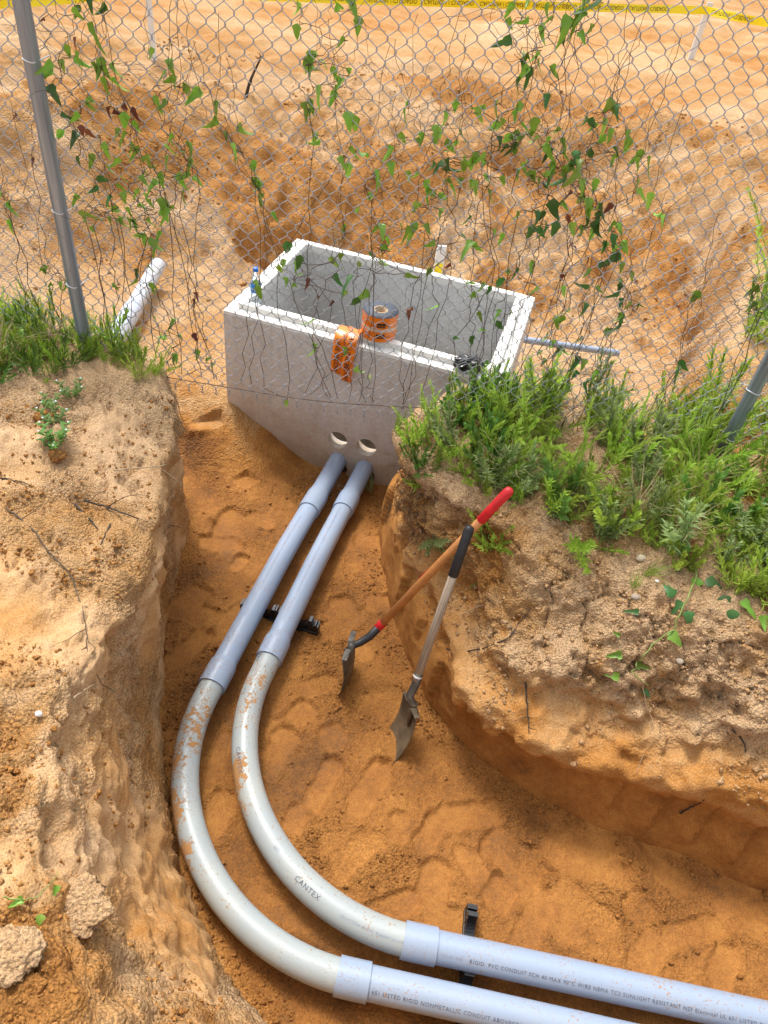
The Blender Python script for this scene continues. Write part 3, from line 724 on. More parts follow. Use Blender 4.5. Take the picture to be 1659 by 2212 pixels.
def conduit(name, label, p0, c, p1, R, bell_top, bell_mid, bell_end, dirt, inner):
    path = [Vector((p.x, p.y, zprof(p))) for p in conduit_path(p0, c, p1, R)]
    tot = sum((b - a).length for a, b in zip(path, path[1:]))
    root = empty(name, (path[0].x, path[0].y, 0)); tag(root, label, 'conduit')
    inv = Matrix.Translation(-root.location)
    shift = lambda P: [p - Vector(root.location) for p in P]
    pth = shift(path); dd = [((P[0] - root.location.x, P[1] - root.location.y, P[2]), r, s) for P, r, s in dirt]
    def seg(nm, s0, s1, r, mat, extra=None):
        pts = sub(pth, s0, s1, .012); me = pipe_mesh(nm, pts, extra(pts) if extra else run_prof(pts, r), mat, dirt=dd); return obj(nm, me, root)
    def bellprof(flare_at_end):
        def f(pts):
            n = len(pts); R1 = PR + .0075; pr = []
            for i in range(n):
                k = i / (n - 1); k = k if flare_at_end else 1 - k
                r = PR + .0005 + (R1 - PR) * float(sstep(0, .22, np.array(k))); pr.append((i, r))
            pr = [(0, PR - .004)] + pr + [(n - 1, R1 - .003), (n - 1, PR - .001)] if flare_at_end else [(0, PR - .001), (0, R1 - .003)] + pr + [(n - 1, PR - .004)]
            return pr
        return f
    a0, a1 = bell_top; b0, b1 = bell_mid; c0, c1 = bell_end
    first = seg('pipe', 0, a0 + .04, PR, M_PVC)
    seg('coupling', a0, a1, PR, M_PVC, bellprof(True))
    second = seg('pipe', a1 - .03, b0 + .02, PR, M_PVC)
    seg('coupling', b0, b1, PR, M_PVC, bellprof(True))
    el = seg('elbow', b1 - .03, c0 + .03, PR - .0005, M_ELBOW)
    def cpl(pts):
        n = len(pts); R1 = PR + .008; return [(0, PR - .002), (0, R1 - .002)] + [(i, R1) for i in range(n)] + [(n - 1, R1 - .002), (n - 1, PR - .002)]
    seg('coupling', c0, c1, PR, M_PVC, cpl)
    third = seg('pipe', c1 - .03, tot, PR, M_PVC)
    return root, pth, tot, (first, second, el, third)
# inner run
def line_len(path_p0, y): return path_p0
P0i = (-.150, 3.64); Ci = (-.612, .897); P1i = (4.6, .63)
P0o = (-.328, 3.68); Co = (-.828, .757); P1o = (4.6, .45)
def station(p0, c, p1, R, pred):
    return length_at(conduit_path(p0, c, p1, R), pred)
def st_y(p0, c, y):
    d = Vector((c[0] - p0[0], c[1] - p0[1])); return (p0[1] - y) / (-d.y / d.length)
def st_x(p0, c, p1, R, x):
    P = conduit_path(p0, c, p1, R); L = 0
    for a, b in zip(P, P[1:]):
        if a.y < 1.2 and b.x > x: return L + (b - a).length * (x - a.x) / max(1e-6, b.x - a.x)
        L += (b - a).length
    return L
RB_ = .86
dirt_i = [((-.44, 1.33, .15), (.06, .10, .2), 1.1), ((-.42, 1.20, .15), (.07, .08, .2), .8), ((-.46, 1.75, .16), (.1, .25, .2), .45)]
dirt_o = [((-.72, 1.38, .12), (.05, .16, .2), 1.3), ((-.66, 1.15, .14), (.06, .14, .2), 1.2), ((-.57, .99, .14), (.07, .07, .2), 1.3), ((-.68, 1.55, .15), (.1, .2, .2), .7)]
ci = conduit('conduit_run', 'grey plastic conduit on the inside of the bend, nearer the two shovels', P0i, Ci, P1i, RB_,
             (st_y(P0i, Ci, 3.25), st_y(P0i, Ci, 3.07)), (st_y(P0i, Ci, 2.085), st_y(P0i, Ci, 1.945)), (st_x(P0i, Ci, P1i, RB_, .315), st_x(P0i, Ci, P1i, RB_, .437)), dirt_i, True)
co = conduit('conduit_run', 'grey plastic conduit on the outside of the bend, hard against the left bank', P0o, Co, P1o, RB_,
             (st_y(P0o, Co, 3.22), st_y(P0o, Co, 3.02)), (st_y(P0o, Co, 1.90), st_y(P0o, Co, 1.755)), (st_x(P0o, Co, P1o, RB_, .092), st_x(P0o, Co, P1o, RB_, .206)), dirt_o, False)
rt, pth, tot, (f1, f2, el, f3) = ci
def child_text(src, *a, **k):
    root, pth = src[0], src[1]; return lettering(pth, *a, parent=root, **k)
xi = lambda x: st_x(P0i, Ci, P1i, RB_, x); xo = lambda x: st_x(P0o, Co, P1o, RB_, x)
PHI = math.radians(38)
child_text(ci, 'RIGID  PVC CONDUIT SCH 40 MAX 90°C WIRE NEMA TC2 SUNLIGHT RESISTANT NSF Electrical UL 651 LISTED RIGID NONMETALLIC CONDUIT', xi(.555), .0185, PHI, M_INK)
child_text(ci, 'TC2 05  PVC', xi(.45), .013, PHI, M_INKB)
child_text(co, '651 LISTED RIGID NONMETALLIC CONDUIT ABOVEGROUND AND UNDERGROUND 4 IN 103mm', xo(.215), .0185, PHI, M_INK)
TOPI = math.radians(20)
child_text(ci, 'LISTED RIGID NONMETALLIC CONDUIT ABOVEGROUND AND UNDERGROUND 4" 103mm  RIGID PVC', st_y(P0i, Ci, 3.04), .0175, math.radians(5), M_INKB)
child_text(co, 'SCH 40 MAX 90°C WIRE NEMA TC2 SUNLIGHT RESISTANT NSF Electrical UL 651 LISTED', st_y(P0o, Co, 2.9), .0175, math.radians(5), M_INKB)
child_text(ci, 'RIGID PVC', st_y(P0i, Ci, 3.5), .0175, math.radians(5), M_INKB); child_text(co, 'RIGID PVC', st_y(P0o, Co, 3.5), .0175, math.radians(5), M_INKB)
Li = st_y(P0i, Ci, 1.945)
child_text(ci, 'CANTEX', Li + .48, .027, math.radians(28), M_INK, r=PR - .0005)
child_text(ci, 'CANTEX', Li + 1.06, .027, math.radians(22), M_INK, r=PR - .0005)
child_text(ci, '|||| | || SCH 40 PVC ELBOW UL LISTED 90°C |||| |', Li + 1.27, .014, math.radians(25), M_INKB, r=PR - .0005)
child_text(ci, '||||| ', Li + .92, .018, math.radians(10), M_INKB, r=PR - .0005); child_text(ci, '|||| ', Li + .2, .016, math.radians(35), M_INKB, r=PR - .0005)
child_text(ci, 'TEX', Li + .005, .024, math.radians(42), M_INK, r=PR - .0005)

# ------------------------------------------------------------------ conduit spacers
def spacer(loc, rz, label):
    root = empty('conduit_spacer', loc, (0, 0, rz)); tag(root, label, 'spacer')
    b = MB(); b.box((0, 0, .014), (.42, .045, .026)); b.obj('base', M_BLACKP, root, False, .003)
    for cx_ in (-.1, .1):
        m = MB(); n = 18
        for k in range(n):        # ribbed saddle: alternating deep and shallow ribs round a half circle
            an = math.pi * (1.0 + k / (n - 1)); r0, r1 = PR + .002, PR + (.026 if k % 2 else .019)
            c, s = math.cos(an), math.sin(an); a2 = an + math.pi / (n - 1); c2, s2 = math.cos(a2), math.sin(a2)
            if k == n - 1: break
            V = [(cx_ + r * cc, y, .106 + r * ss) for y in (-.018, .018) for r in (r0, r1) for cc, ss in ((c, s), (c2, s2))]
            m.add(V, [(0, 1, 3, 2), (4, 6, 7, 5), (0, 4, 5, 1), (2, 3, 7, 6), (0, 2, 6, 4), (1, 5, 7, 3)])
        m.obj('saddle', M_BLACKP, root, False, .001)
    for sx in (-1, 1):
        m = MB()
        for k in range(5): m.box((sx * (.160 + .012 * k), 0, .042 + .005 * (k % 2)), (.009, .040, .066 + .010 * (k % 2)))
        m.box((sx * .186, 0, .034), (.055, .034, .04)); m.obj('interlock', M_BLACKP, root, False, .001)
    m = MB()
    for k in range(5): m.box((-.032 + .016 * k, 0, .07 + .004 * (k % 2)), (.009, .04, .075))
    m.obj('bridge', M_BLACKP, root, False, .001)
    return root
pi_ = Vector((-.158 + (-.612 + .158) * .49, 3.6 + (.897 - 3.6) * .49)); ang1 = math.atan2(-2.703, -.454) + math.pi / 2
sA = ((onz(605, 1325, .06)))
spacer((sA.x, sA.y, -.012), math.radians(-9.5), 'black ribbed plastic spacer under the straight pipes between vault and bend')
sB = onz(1012, 2100, .06)
spacer((sB.x, sB.y + .02, -.012), math.radians(87), 'black ribbed plastic spacer under the pipes past the bend, toward the right')

# ------------------------------------------------------------------ chain-link fence
FY = 2.93
fence = empty('chain_link_fence', (0, FY, 1.0)); tag(fence, 'galvanised chain-link fence on two steel posts, hung across the trench', 'fence')
FW, FHt = .0675, .0745
def fence_warp(x, z):
    sag = .02 * math.sin(x * 2.1 + .6) + .012 * math.sin(x * 5.3)
    b = .018 * math.sin(x * 1.9 + z * 2.2) + .012 * math.sin(x * 4.1 - z * 3.1)
    b += -.05 * math.exp(-((z - .95) / .18) ** 2) * math.exp(-((x + .35) / .8) ** 2)
    return b, sag * math.exp(-(z - .95) * 1.4)
nw = 138; x0 = -2.45; ndia = 27; zb = .935
for i in range(nw):
    xc = x0 + i * FW / 2; ph = i % 2
    pts = []
    for k in range(2 * ndia + 1):
        side = 1 if (k + ph) % 2 else -1
        z = zb + k * FHt / 2; amp = FW / 4 + .0022
        for dz, yy in ((-.006, .0027), (.0, .0), (.006, -.0027)) if side > 0 else ((-.006, -.0027), (0, 0), (.006, .0027)):
            x = xc + side * (amp if dz == 0 else amp - .0016); b, sg = fence_warp(x, z + dz)
            pts.append((x, b + yy, z + dz + sg - 1.0))
    if ph == 0 or True:      # twisted barb at the bottom selvage
        xb, yb, z_b = pts[0]; pts = [(xb + .004, yb + .003, z_b - .030), (xb - .003, yb - .003, z_b - .018), (xb + .002, yb + .002, z_b - .008)] + pts
    m = MB(); m.tube(pts, .00185, 5, cap=False); m.obj('wire', M_WIRE, fence)
def post_line(a, b):
    n_ = (0, 1, 0); A = onplane(*a, (0, FY - .038, 0), n_); B = onplane(*b, (0, FY - .038, 0), n_); return lambda z: A.x + (B.x - A.x) * (z - A.z) / (B.z - A.z)
for pl_ in (post_line((45, 0), (178, 710)), post_line((1648, 806), (1580, 935))):
    root = fence; m = MB(); zt = 3.06; px_ = pl_(2.0)
    m.tube([(pl_(.4), -.038, -.6), (pl_(zt), -.038, zt - 1.0)], .0302, 24); p = m.obj('post', M_POST, root); smooth_by_angle(p.data, 40)
    m = MB(); m.lathe([(.034, zt - 1.03), (.034, zt - .99), (.02, zt - .97), (.0001, zt - .965)], 20, Matrix.Translation((pl_(zt), -.038, 0))); m.obj('post_cap', M_POST, root)
    for zt_ in (1.12, 1.385, 1.715, 2.265, 2.66):
        m = MB(); pts = []; px_ = pl_(zt_)
        for k in range(15):
            an = math.radians(-200 + 220 * k / 14 - 80) ; pts.append((px_ + .0325 * math.cos(an), -.038 + .0325 * math.sin(an), zt_ - 1 + .004 * math.sin(an * 2)))
        pts = [(px_ - .05, .006, zt_ - 1.0), *pts[::1], (px_ + .05, .006, zt_ - 1 + .012)]
        m.tube(pts, .0024, 6); m.obj('tie_wire', M_TIE, root)
m = MB(); m.tube([(-2.6, 0, 2.035), (2.6, 0, 2.035)], .021, 16); m.obj('top_rail', M_POST, fence)
m = MB(); pts = []
for k in range(90):
    x = -2.4 + 4.7 * k / 89; b, sg = fence_warp(x, .98); pts.append((x, b - .008, .985 + sg - 1.0 + .018 * math.sin(x * 3.3 + 1) - .015 * math.exp(-((x + .3) / .7) ** 2)))
m.tube(pts, .0022, 5); m.obj('tension_wire', M_RUST, fence)

# ------------------------------------------------------------------ vines on the fence
def leaf_mesh(name, mat, L=.07, W=.042, fold=.35, lobe=.5, curl=.3):
    """arrow-shaped greenbrier leaf, base at origin, tip along -Z, facing -Y"""
    prof = [(0, .02), (.10, .55 + .45 * lobe), (.22, .95), (.36, .70 - .2 * lobe), (.55, .55), (.75, .36), (.92, .13), (1.0, 0.0)]
    V = []; F = []
    for t, wd in prof:
        z = -L * t + (.10 * L * lobe if t == .10 else 0); y0 = curl * L * (t - .3) ** 2 * .9
        x = W / 2 * wd
        V += [(-x, y0 - fold * x, z), (0, y0, -L * t), (x, y0 - fold * x, z)]
    n = len(prof)
    for i in range(n - 1):
        a = i * 3; F += [(a, a + 1, a + 4, a + 3), (a + 1, a + 2, a + 5, a + 4)]
    return mesh_from(name, np.array(V), F, mat)
LEAVES = {}
for key, mt in (('g', M_LEAF), ('d', M_LEAFD), ('y', M_LEAFY), ('r', M_LEAFR)):
    LEAVES[key] = [leaf_mesh('leaf', mt, .070, .040, .45, .5, .5), leaf_mesh('leaf', mt, .062, .044, .8, .2, .9), leaf_mesh('leaf', mt, .075, .030, .5, .9, .35), leaf_mesh('leaf', mt, .058, .036, 1.1, .6, -.5), leaf_mesh('leaf', mt, .066, .050, .25, .1, .7)]
def half(ox, oy, s):
    out = []
    for tok in s.split():
        k = 'g'; big = 1.0
        if tok[-1] == 'B': big = 1.5; tok = tok[:-1]
        if tok[-1] in 'rdyg': k = tok[-1]; tok = tok[:-1]
        a, b = tok.split(','); out.append((ox + float(a) * .5, oy + float(b) * .5, k, big))
    return out
LV = half(0, 0, '340,30 345,70 395,25d 458,60d 187,118r 345,195r 415,150B 295,228 320,280 350,260 430,290 440,330 487,308 650,270B 733,295 728,345 770,365 790,400 240,300 230,340 215,425dB 505,390B 390,460 352,512 275,520d 485,490r 500,500r 535,490r 570,500r 665,450 730,485 858,440B 930,475 928,540 1033,590B 1030,680 735,610 800,650 590,550 555,600 565,650 595,670 655,690y 740,700y 500,595 450,650 330,610d 325,715d 135,720r 360,570r 380,590r 70,525r 515,720 535,790 615,790 830,725 840,790 770,780 800,850 690,830 720,900 690,890 590,850y 645,865y 560,920 485,880d 510,970 490,960 575,980 420,840d 430,790d 320,870 370,950y 410,1000 650,1050 620,1040 690,1060 700,1020 735,920 10,840 40,900 55,975 1085,800 1110,870y 1095,720 1175,950 1285,50y 1288,140 1500,40yB 1540,115 1495,205 1355,265 1330,295 1370,300y 1435,330 1490,340 1475,375 1385,405y 1440,430 1330,490B 1340,510y 1370,610y 1385,630 1500,510 1515,670 1505,740y 1590,690 1620,760 1580,820r 1610,880 1490,1010 1630,1010 400,700 460,740 610,720 660,760 700,770 545,850 505,830 600,910 560,960 690,940 480,930 640,980')
LV += half(829.5, 0, '625,30 700,50 920,50dB 535,120 615,110 680,145 545,215d 770,120B 750,180dB 810,130 845,170 885,150y 860,90 580,300d 575,370d 615,350dB 660,290y 700,325 655,260y 705,440d 305,455 430,500 480,485B 560,505 260,510 90,500 70,620B 45,670 145,625 325,590 300,660B 225,620 375,705 430,685 345,720 430,785 240,730dB 145,770y 280,830 335,810 380,810 215,870 145,900y 190,840 255,940 365,970d 455,850 525,650d 565,645d 570,605 490,575 480,620d 640,540 740,580 610,740 715,680d 725,730 780,740 815,690d 810,730d 885,540d 905,570 940,555y 945,610 1005,480d 980,680d 1045,650yB 1135,705y 1110,690 1085,820B 830,760y 840,800y 900,800 775,795dB 700,790d 675,840d 800,860r 715,900dB 640,930d 690,940d 855,910 870,880 930,900d 980,920r 780,950r 795,985y 870,990d 910,990dB 920,950d 970,1050dB 1000,1000 1030,1080 740,980d 690,1000dB 640,1010d 570,950 510,1030 380,1080 130,1010B 100,1000 180,990 215,1060 1195,960 1140,860y 795,1070r 590,560 600,620d 760,640 690,650 250,760d 210,720d 620,780 850,840 760,900 880,940d')
LV += half(0, 486, '740,440 660,430 780,505 760,570 845,570 885,610 630,440r 840,350r 860,310r 840,480r 725,500 590,220d 650,190y 660,270 600,250 645,290 545,390y 500,270 230,270 210,210 280,260 1240,110dB 1300,165dB 1215,185 1245,260 1100,270 1120,280 1270,270 1330,250r 1485,150 1555,205 1525,255dB 1440,240d 1380,325r 1480,310y 1440,360r 1490,40 1590,320 1545,345dB 1360,550 1355,425 1235,770y 1640,25 1655,120d 1595,150d 1500,560 1540,640y')
LV += half(829.5, 486, '375,105B 180,220 280,200r 90,230 490,265dB 460,280d 380,320B 370,280 120,370r 100,390r 235,375 410,390 300,515d 365,510dB 645,180 570,220d 760,235r 765,280y 820,130r 870,165r 900,290 795,380 855,350d 1020,275 1005,310d 1030,350d 1085,360d 1015,400d 1010,440d 955,480 960,200d 930,190d 1010,180dB 1025,100y 950,110dB 740,410 715,520y 850,510y 815,600dB 820,640d 730,640 700,490 1270,600d 1260,640d 1600,300B 1590,360 1630,400 1350,310 540,400 420,470 480,430d 700,600 760,560d 900,640 860,690d 780,700')
kvines = sorted(set([]))
pts_w = []
for (px, py, k, big) in LV:
    p = onplane(px, py, (0, FY - .012, 0), (0, 1, 0)); pts_w.append((p, k, big))
    if rnd.random() < (.6 if px > 830 and py < 640 else .35) and k != 'r': pts_w.append((p + Vector((rnd.gauss(0, .03), 0, rnd.gauss(0, .03))), rnd.choice(['g', 'g', k, 'y']), .85))
# group the leaves into plants by the nearest rooting spot along the fence
roots = [-1.86, -1.60, -1.36, -1.18, -.98, -.72, -.42, -.16, .06, .26, .44, .60, .74, .88, 1.02, 1.2, 1.42]
vl = {-1.86: 'sparse greenbrier vine on the wire left of the left steel post', -1.60: 'vine with dark and russet leaves climbing beside the left steel post',
      -1.36: 'bushy green vine a hand to the right of the left steel post', -1.18: 'leafy bright green vine above the pale stub of pipe', -.98: 'thin vine with a few leaves left of the concrete box',
      -.72: 'thin vine above the left corner of the concrete box', -.42: 'vine hanging above the bottle on the box rim', -.16: 'vine hanging in front of the orange tape roll', .06: 'vine just right of the orange tape roll',
      .26: 'vine over the middle right of the box rim', .44: 'vine above the black plastic on the box rim', .60: 'vine over the right end of the concrete box', .74: 'dense dark vine beside the right end of the box',
      .88: 'dense dark vine over the short grey pipe stub', 1.02: 'vine past the end of the grey pipe stub', 1.2: 'vine a step left of the right steel post', 1.42: 'vine close beside the right steel post'}
groups = {r: [] for r in roots}
for p, k, big in pts_w:
    r = min(roots, key=lambda r: abs(r - p.x - .04 * (p.z - 1.5))); groups[r].append((p, k, big))
rv = random.Random(21)
for r in roots:
    zb_ = .97; g = sorted(groups[r], key=lambda q: q[0].z)
    if not g: continue
    root = empty('climbing_vine', (r, FY, zb_)); tag(root, vl[r], 'vine', None)
    st = MB(); ns_ = max(2, min(5, len(g) // 5 + 1)); strands = [[] for _ in range(ns_)]
    for i, q in enumerate(g): strands[rv.randrange(ns_)].append(q)
    def wob(a, b, n=6, amp=.020):
        o = []
        for k in range(n):
            f = k / n; o.append(a.lerp(b, f) + Vector((rv.uniform(-amp, amp), rv.uniform(-.008, .008), rv.uniform(-amp, amp) * .6)))
        return o
    for s in strands:
        base = Vector((r + rv.uniform(-.12, .12), FY - .01, zb_)); path = [base]; cur = base
        for (p, k, big) in s:
            nd_ = p + Vector((rv.uniform(-.012, .012), 0, .014 + rv.random() * .012)); path += wob(cur, nd_)[1:]; path.append(nd_); cur = nd_
        top = cur + Vector((rv.uniform(-.1, .1), 0, rv.uniform(.1, .4))); path += wob(cur, top, 6, .014)[1:] + [top]
        path = [p - Vector((r, FY, zb_)) for p in path]
        st.tube(path, [.0019 - .0010 * i / len(path) for i in range(len(path))], 4, False)
    for _ in range(26):         # bare dead side twigs
        q = rv.choice(g)[0]; d = Vector((rv.uniform(-1, 1), rv.uniform(-.2, .2), rv.uniform(-.4, 1))).normalized(); tw = [q]
        for k in range(rv.randint(5, 16)):
            d = (d + Vector((rv.uniform(-.6, .6), rv.uniform(-.1, .1), rv.uniform(-.5, .5)))).normalized(); tw.append(tw[-1] + d * rv.uniform(.012, .03))
        st.tube([p - Vector((r, FY, zb_)) for p in tw], .0008, 3, False)
    st.obj('stem', M_STEM, root)
    for (p, k, big) in g:
        lo = bpy.data.objects.new('leaf', rv.choice(LEAVES[k])); link(lo, root)
        lo.location = p + Vector((0, rv.choice((-.02, -.012, .012, .02)), .03 * big)) - Vector((r, FY, zb_))
        lo.rotation_euler = (rv.gauss(.1, .45), rv.gauss(0, .45), rv.gauss(0, .9))
        s_ = big ** .7 * rv.uniform(.75, 1.25) * (.75 if k == 'r' else 1); lo.scale = (s_ * rv.uniform(.6, 1.0), s_, s_)

# ------------------------------------------------------------------ weeds
def blade(mb, base, d, up, L, W, droop, segs=3):
    """narrow leaf: direction d, normal up, length L"""
    side = d.cross(up); side = side.normalized() if side.length > 1e-6 else Vector((1, 0, 0))
    V = []
    for k in range(segs + 1):
        t = k / segs; p = base + d * (L * t) + up * (L * (.25 * t - droop * t * t)); wd = W * (math.sin(math.pi * min(1, .12 + .88 * t)) ** .8) * .5 if k < segs else 0.0005
        V += [p - side * wd, p + side * wd]
    mb.add(V, [(2 * k, 2 * k + 1, 2 * k + 3, 2 * k + 2) for k in range(segs)])
def weed_proto(seed, kind):
    r = random.Random(seed); st, fo = MB(), MB()
    if kind == 'tall': nst, H, nl, L, W, dr = r.randint(4, 6), .36, 46, .080, .0092, .25
    elif kind == 'bushy': nst, H, nl, L, W, dr = r.randint(7, 10), .23, 32, .058, .0080, .2
    elif kind == 'droop': nst, H, nl, L, W, dr = r.randint(4, 6), .34, 50, .074, .0105, .55
    elif kind == 'broad': nst, H, nl, L, W, dr = r.randint(5, 7), .27, 20, .062, .022, .3
    else: nst, H, nl, L, W, dr = 0, 0, 0, 0, 0, 0
    if kind == 'grass':
        for k in range(46):
            a = r.uniform(0, 6.28); b = Vector((r.gauss(0, .02), r.gauss(0, .02), 0)); tilt = r.uniform(.1, .9)
            d = Vector((math.cos(a) * tilt, math.sin(a) * tilt, 1)).normalized(); upv = Vector((math.cos(a), math.sin(a), -tilt)).normalized() * -1
            blade(fo, b, d, upv, r.uniform(.12, .34), .0045, r.uniform(.1, .7) * -1 * -1, 4)
        st.tube([(0, 0, -.02), (.005, .01, .12), (.01, .03, .3)], [.0012, .001, .0006], 4)
    for s in range(nst):
        a = r.uniform(0, 6.28); lean = r.uniform(.1, 1.1); h = H * r.uniform(.6, 1.1)
        p = Vector((r.gauss(0, .018), r.gauss(0, .018), -.02)); dv = Vector((math.cos(a) * lean, math.sin(a) * lean, 1)).normalized()
        pts = [p]; ncut = 8
        for k in range(ncut):
            dv = (dv + Vector((r.gauss(0, .07), r.gauss(0, .07), r.uniform(-.03, .08)))).normalized(); pts.append(pts[-1] + dv * h / ncut)
        st.tube(pts, [.0026 - .0018 * k / ncut for k in range(ncut + 1)], 4, False)
        ga = r.uniform(0, 6.28)
        for k in range(nl):
            t = .10 + .90 * (k / nl) ** .85; i = min(ncut - 1, int(t * ncut)); f = t * ncut - i; b = pts[i].lerp(pts[i + 1], f); ax = (pts[i + 1] - pts[i]).normalized()
            ga += 2.4 + r.gauss(0, .3); o = ax.orthogonal().normalized(); o = Matrix.Rotation(ga, 3, ax) @ o
            el = r.uniform(.25, .9) + .7 * t; d = (o * math.cos(el) + ax * math.sin(el)).normalized(); upv = (ax * math.cos(el) - o * math.sin(el)).normalized()
            blade(fo, b, d, upv, L * r.uniform(.6, 1.2) * (1.05 - .45 * t), W * r.uniform(.8, 1.2), dr)
    return st, fo
PROT = []
for i, (kind, mt) in enumerate([('tall', 0), ('tall', 1), ('bushy', 0), ('bushy', 1), ('droop', 2), ('droop', 0), ('broad', 3), ('broad', 1), ('grass', 0), ('bushy', 3), ('tall', 3), ('grass', 1), ('grass', 4)]):
    st, fo = weed_proto(40 + i, kind); PROT.append((kind, st.mesh('stem', M_STEMG), fo.mesh('foliage', (M_WEED + [M_GRASSDRY])[mt])))
KINDN = {'tall': 'tall_weed', 'bushy': 'bushy_weed', 'droop': 'drooping_weed', 'broad': 'broadleaf_weed', 'grass': 'grass_tuft'}
KINDL = {'tall': 'upright narrow-leaved weed', 'bushy': 'low fine-leaved weed', 'droop': 'drooping grey-green weed', 'broad': 'broad-leaved weed', 'grass': 'thin grass tuft'}
def put_weed(i, x, y, z, s, rz, where, tilt=(0, 0)):
    kind, sm, fm = PROT[i]
    root = empty(KINDN[kind], (x, y, z), (tilt[0], tilt[1], rz)); root.scale = (s, s, s)
    tag(root, KINDL[kind] + ' ' + where, 'grass' if kind == 'grass' else 'weed', KINDN[kind].replace('_', ' ') + 's ' + where)
    obj('stem', sm, root); obj('foliage', fm, root)
rw = random.Random(5)
def inpoly(x, y, poly):
    c = False
    for (ax, ay), (bx, by) in zip(poly, poly[1:] + poly[:1]):
        if (ay > y) != (by > y) and x < (bx - ax) * (y - ay) / (by - ay) + ax: c = not c
    return c
def weed_patch(poly, n, mix, where, smin, smax, mind=.05):
    xs = [p[0] for p in poly]; ys_ = [p[1] for p in poly]; done = []; tries = 0
    while len(done) < n and tries < n * 60:
        tries += 1; x = rw.uniform(min(xs), max(xs)); y = rw.uniform(min(ys_), max(ys_))
        if not inpoly(x, y, poly): continue
        if any((x - a) ** 2 + (y - b) ** 2 < mind ** 2 for a, b in done): continue
        done.append((x, y)); put_weed(rw.choice(mix), x, y, surf(x, y) - .01, rw.uniform(smin, smax), rw.uniform(0, 6.28), where(x, y) if callable(where) else where, (rw.gauss(0, .12), rw.gauss(0, .12)))
def where_right(x, y):
    a = 'next to the concrete box' if x < .42 else 'above the crossed shovel grips' if x < .72 else 'above the bare crust' if x < 1.02 else 'above the leafy runner' if x < 1.34 else 'beside the right steel post' if x < 1.8 else 'past the right steel post'
    b = 'at the turf edge ' if y < 2.42 - .22 * max(0, x - .8) else 'in the middle of the turf ' if y < 2.72 else 'under the fence wire ' if y < 3.0 else 'just beyond the fence wire '
    return b + a
def where_left(x, y):
    a = 'at the tip of the left bank' if x > -1.3 else 'right of the left steel post' if x > -1.55 else 'left of the left steel post' if x > -1.9 else 'well left of the left steel post'
    return ('in front of the fence wire ' if y < 2.9 else 'behind the fence wire ') + a
# right bank top: strip between the bare soil and the fence, then beyond it
weed_patch([(.12, 2.62), (.32, 2.42), (.60, 2.40), (.80, 2.28), (1.05, 2.25), (1.36, 2.18), (1.52, 2.02), (2.3, 1.95), (2.3, 3.2), (.75, 3.3), (.35, 3.1), (.16, 2.85)], 140, [0, 0, 1, 1, 2, 3, 3, 4, 4, 5, 6, 7, 8, 8, 11, 12], where_right, .5, 1.05, .065)
weed_patch([(.30, 2.44), (.58, 2.38), (.80, 2.24), (1.05, 2.2), (1.36, 2.12), (1.52, 1.98), (2.3, 1.9), (2.3, 2.3), (1.5, 2.35), (1.0, 2.45), (.6, 2.55), (.3, 2.6)], 44, [1, 3, 3, 2, 4, 7, 12], where_right, .5, .8, .07)
weed_patch([(.02, 2.95), (.05, 2.62), (.13, 2.46), (.30, 2.42), (.52, 2.55), (.52, 3.15), (.1, 3.18)], 52, [3, 2, 0, 7, 6, 1], where_right, .45, .8, .05)
weed_patch([(1.35, 2.2), (2.3, 2.0), (2.3, 3.4), (1.3, 3.2)], 30, [0, 5, 6, 9, 10, 1], where_right, .7, 1.0, .08)
weed_patch([(-2.6, 2.35), (-1.95, 2.45), (-1.62, 2.60), (-1.36, 2.82), (-1.18, 2.86), (-1.25, 3.02), (-1.7, 3.15), (-2.6, 3.25)], 110, [2, 2, 9, 3, 3, 0, 2, 8, 12], where_left, .5, .85, .05)
weed_patch([(1.65, 3.5), (1.95, 4.1), (2.35, 4.9), (2.75, 5.9), (3.8, 6.6), (3.8, 4.0), (2.6, 3.3)], 70, [0, 5, 6, 8, 10, 1], 'on the far bank right of the pit', .9, 1.5, .13)
# ------------------------------------------------------------------ shovels
M_WOODO = simple('varnished_handle', (.50, .20, .055), .45, nscale=18, namp=.25, bump=.1)
M_RED = simple('red_grip', (.56, .012, .018), .4, nscale=30, namp=.2)
M_STEEL = simple('worn_steel', (.115, .105, .09), .5, metal=.55, nscale=22, namp=.6, bump=.2)
M_STEELM = simple('muddy_steel', (.115, .08, .045), .75, metal=.1, nscale=16, namp=.55, bump=.3)
M_BLACKR = simple('black_rubber_grip', (.014, .014, .016), .5, nscale=40, namp=.4, bump=.15)
M_SILV = simple('pale_sticker', (.75, .74, .72), .5)
def wood_grey():
    m, nt, b, nd, lk = newmat('weathered_handle')
    tc = N(nt, 'ShaderNodeTexCoord'); mp = N(nt, 'ShaderNodeMapping'); mp.inputs['Scale'].default_value = (160, 160, 5); lk.new(tc.outputs['Object'], mp.inputs['Vector'])
    n = noise_n(nt, mp.outputs[0], 1, 5, .7); r = ramp(nt, [(.3, (.17, .115, .07)), (.5, (.36, .28, .20)), (.7, (.52, .44, .36))]); lk.new(n.outputs['Fac'], r.inputs[0])
    lk.new(r.outputs[0], b.inputs['Base Color']); b.inputs['Roughness'].default_value = .85
    bp = N(nt, 'ShaderNodeBump'); bp.inputs['Strength'].default_value = .3; bp.inputs['Distance'].default_value = .002; lk.new(n.outputs['Fac'], bp.inputs['Height']); lk.new(bp.outputs[0], b.inputs['Normal'])
    return m
M_WOODG = wood_grey()
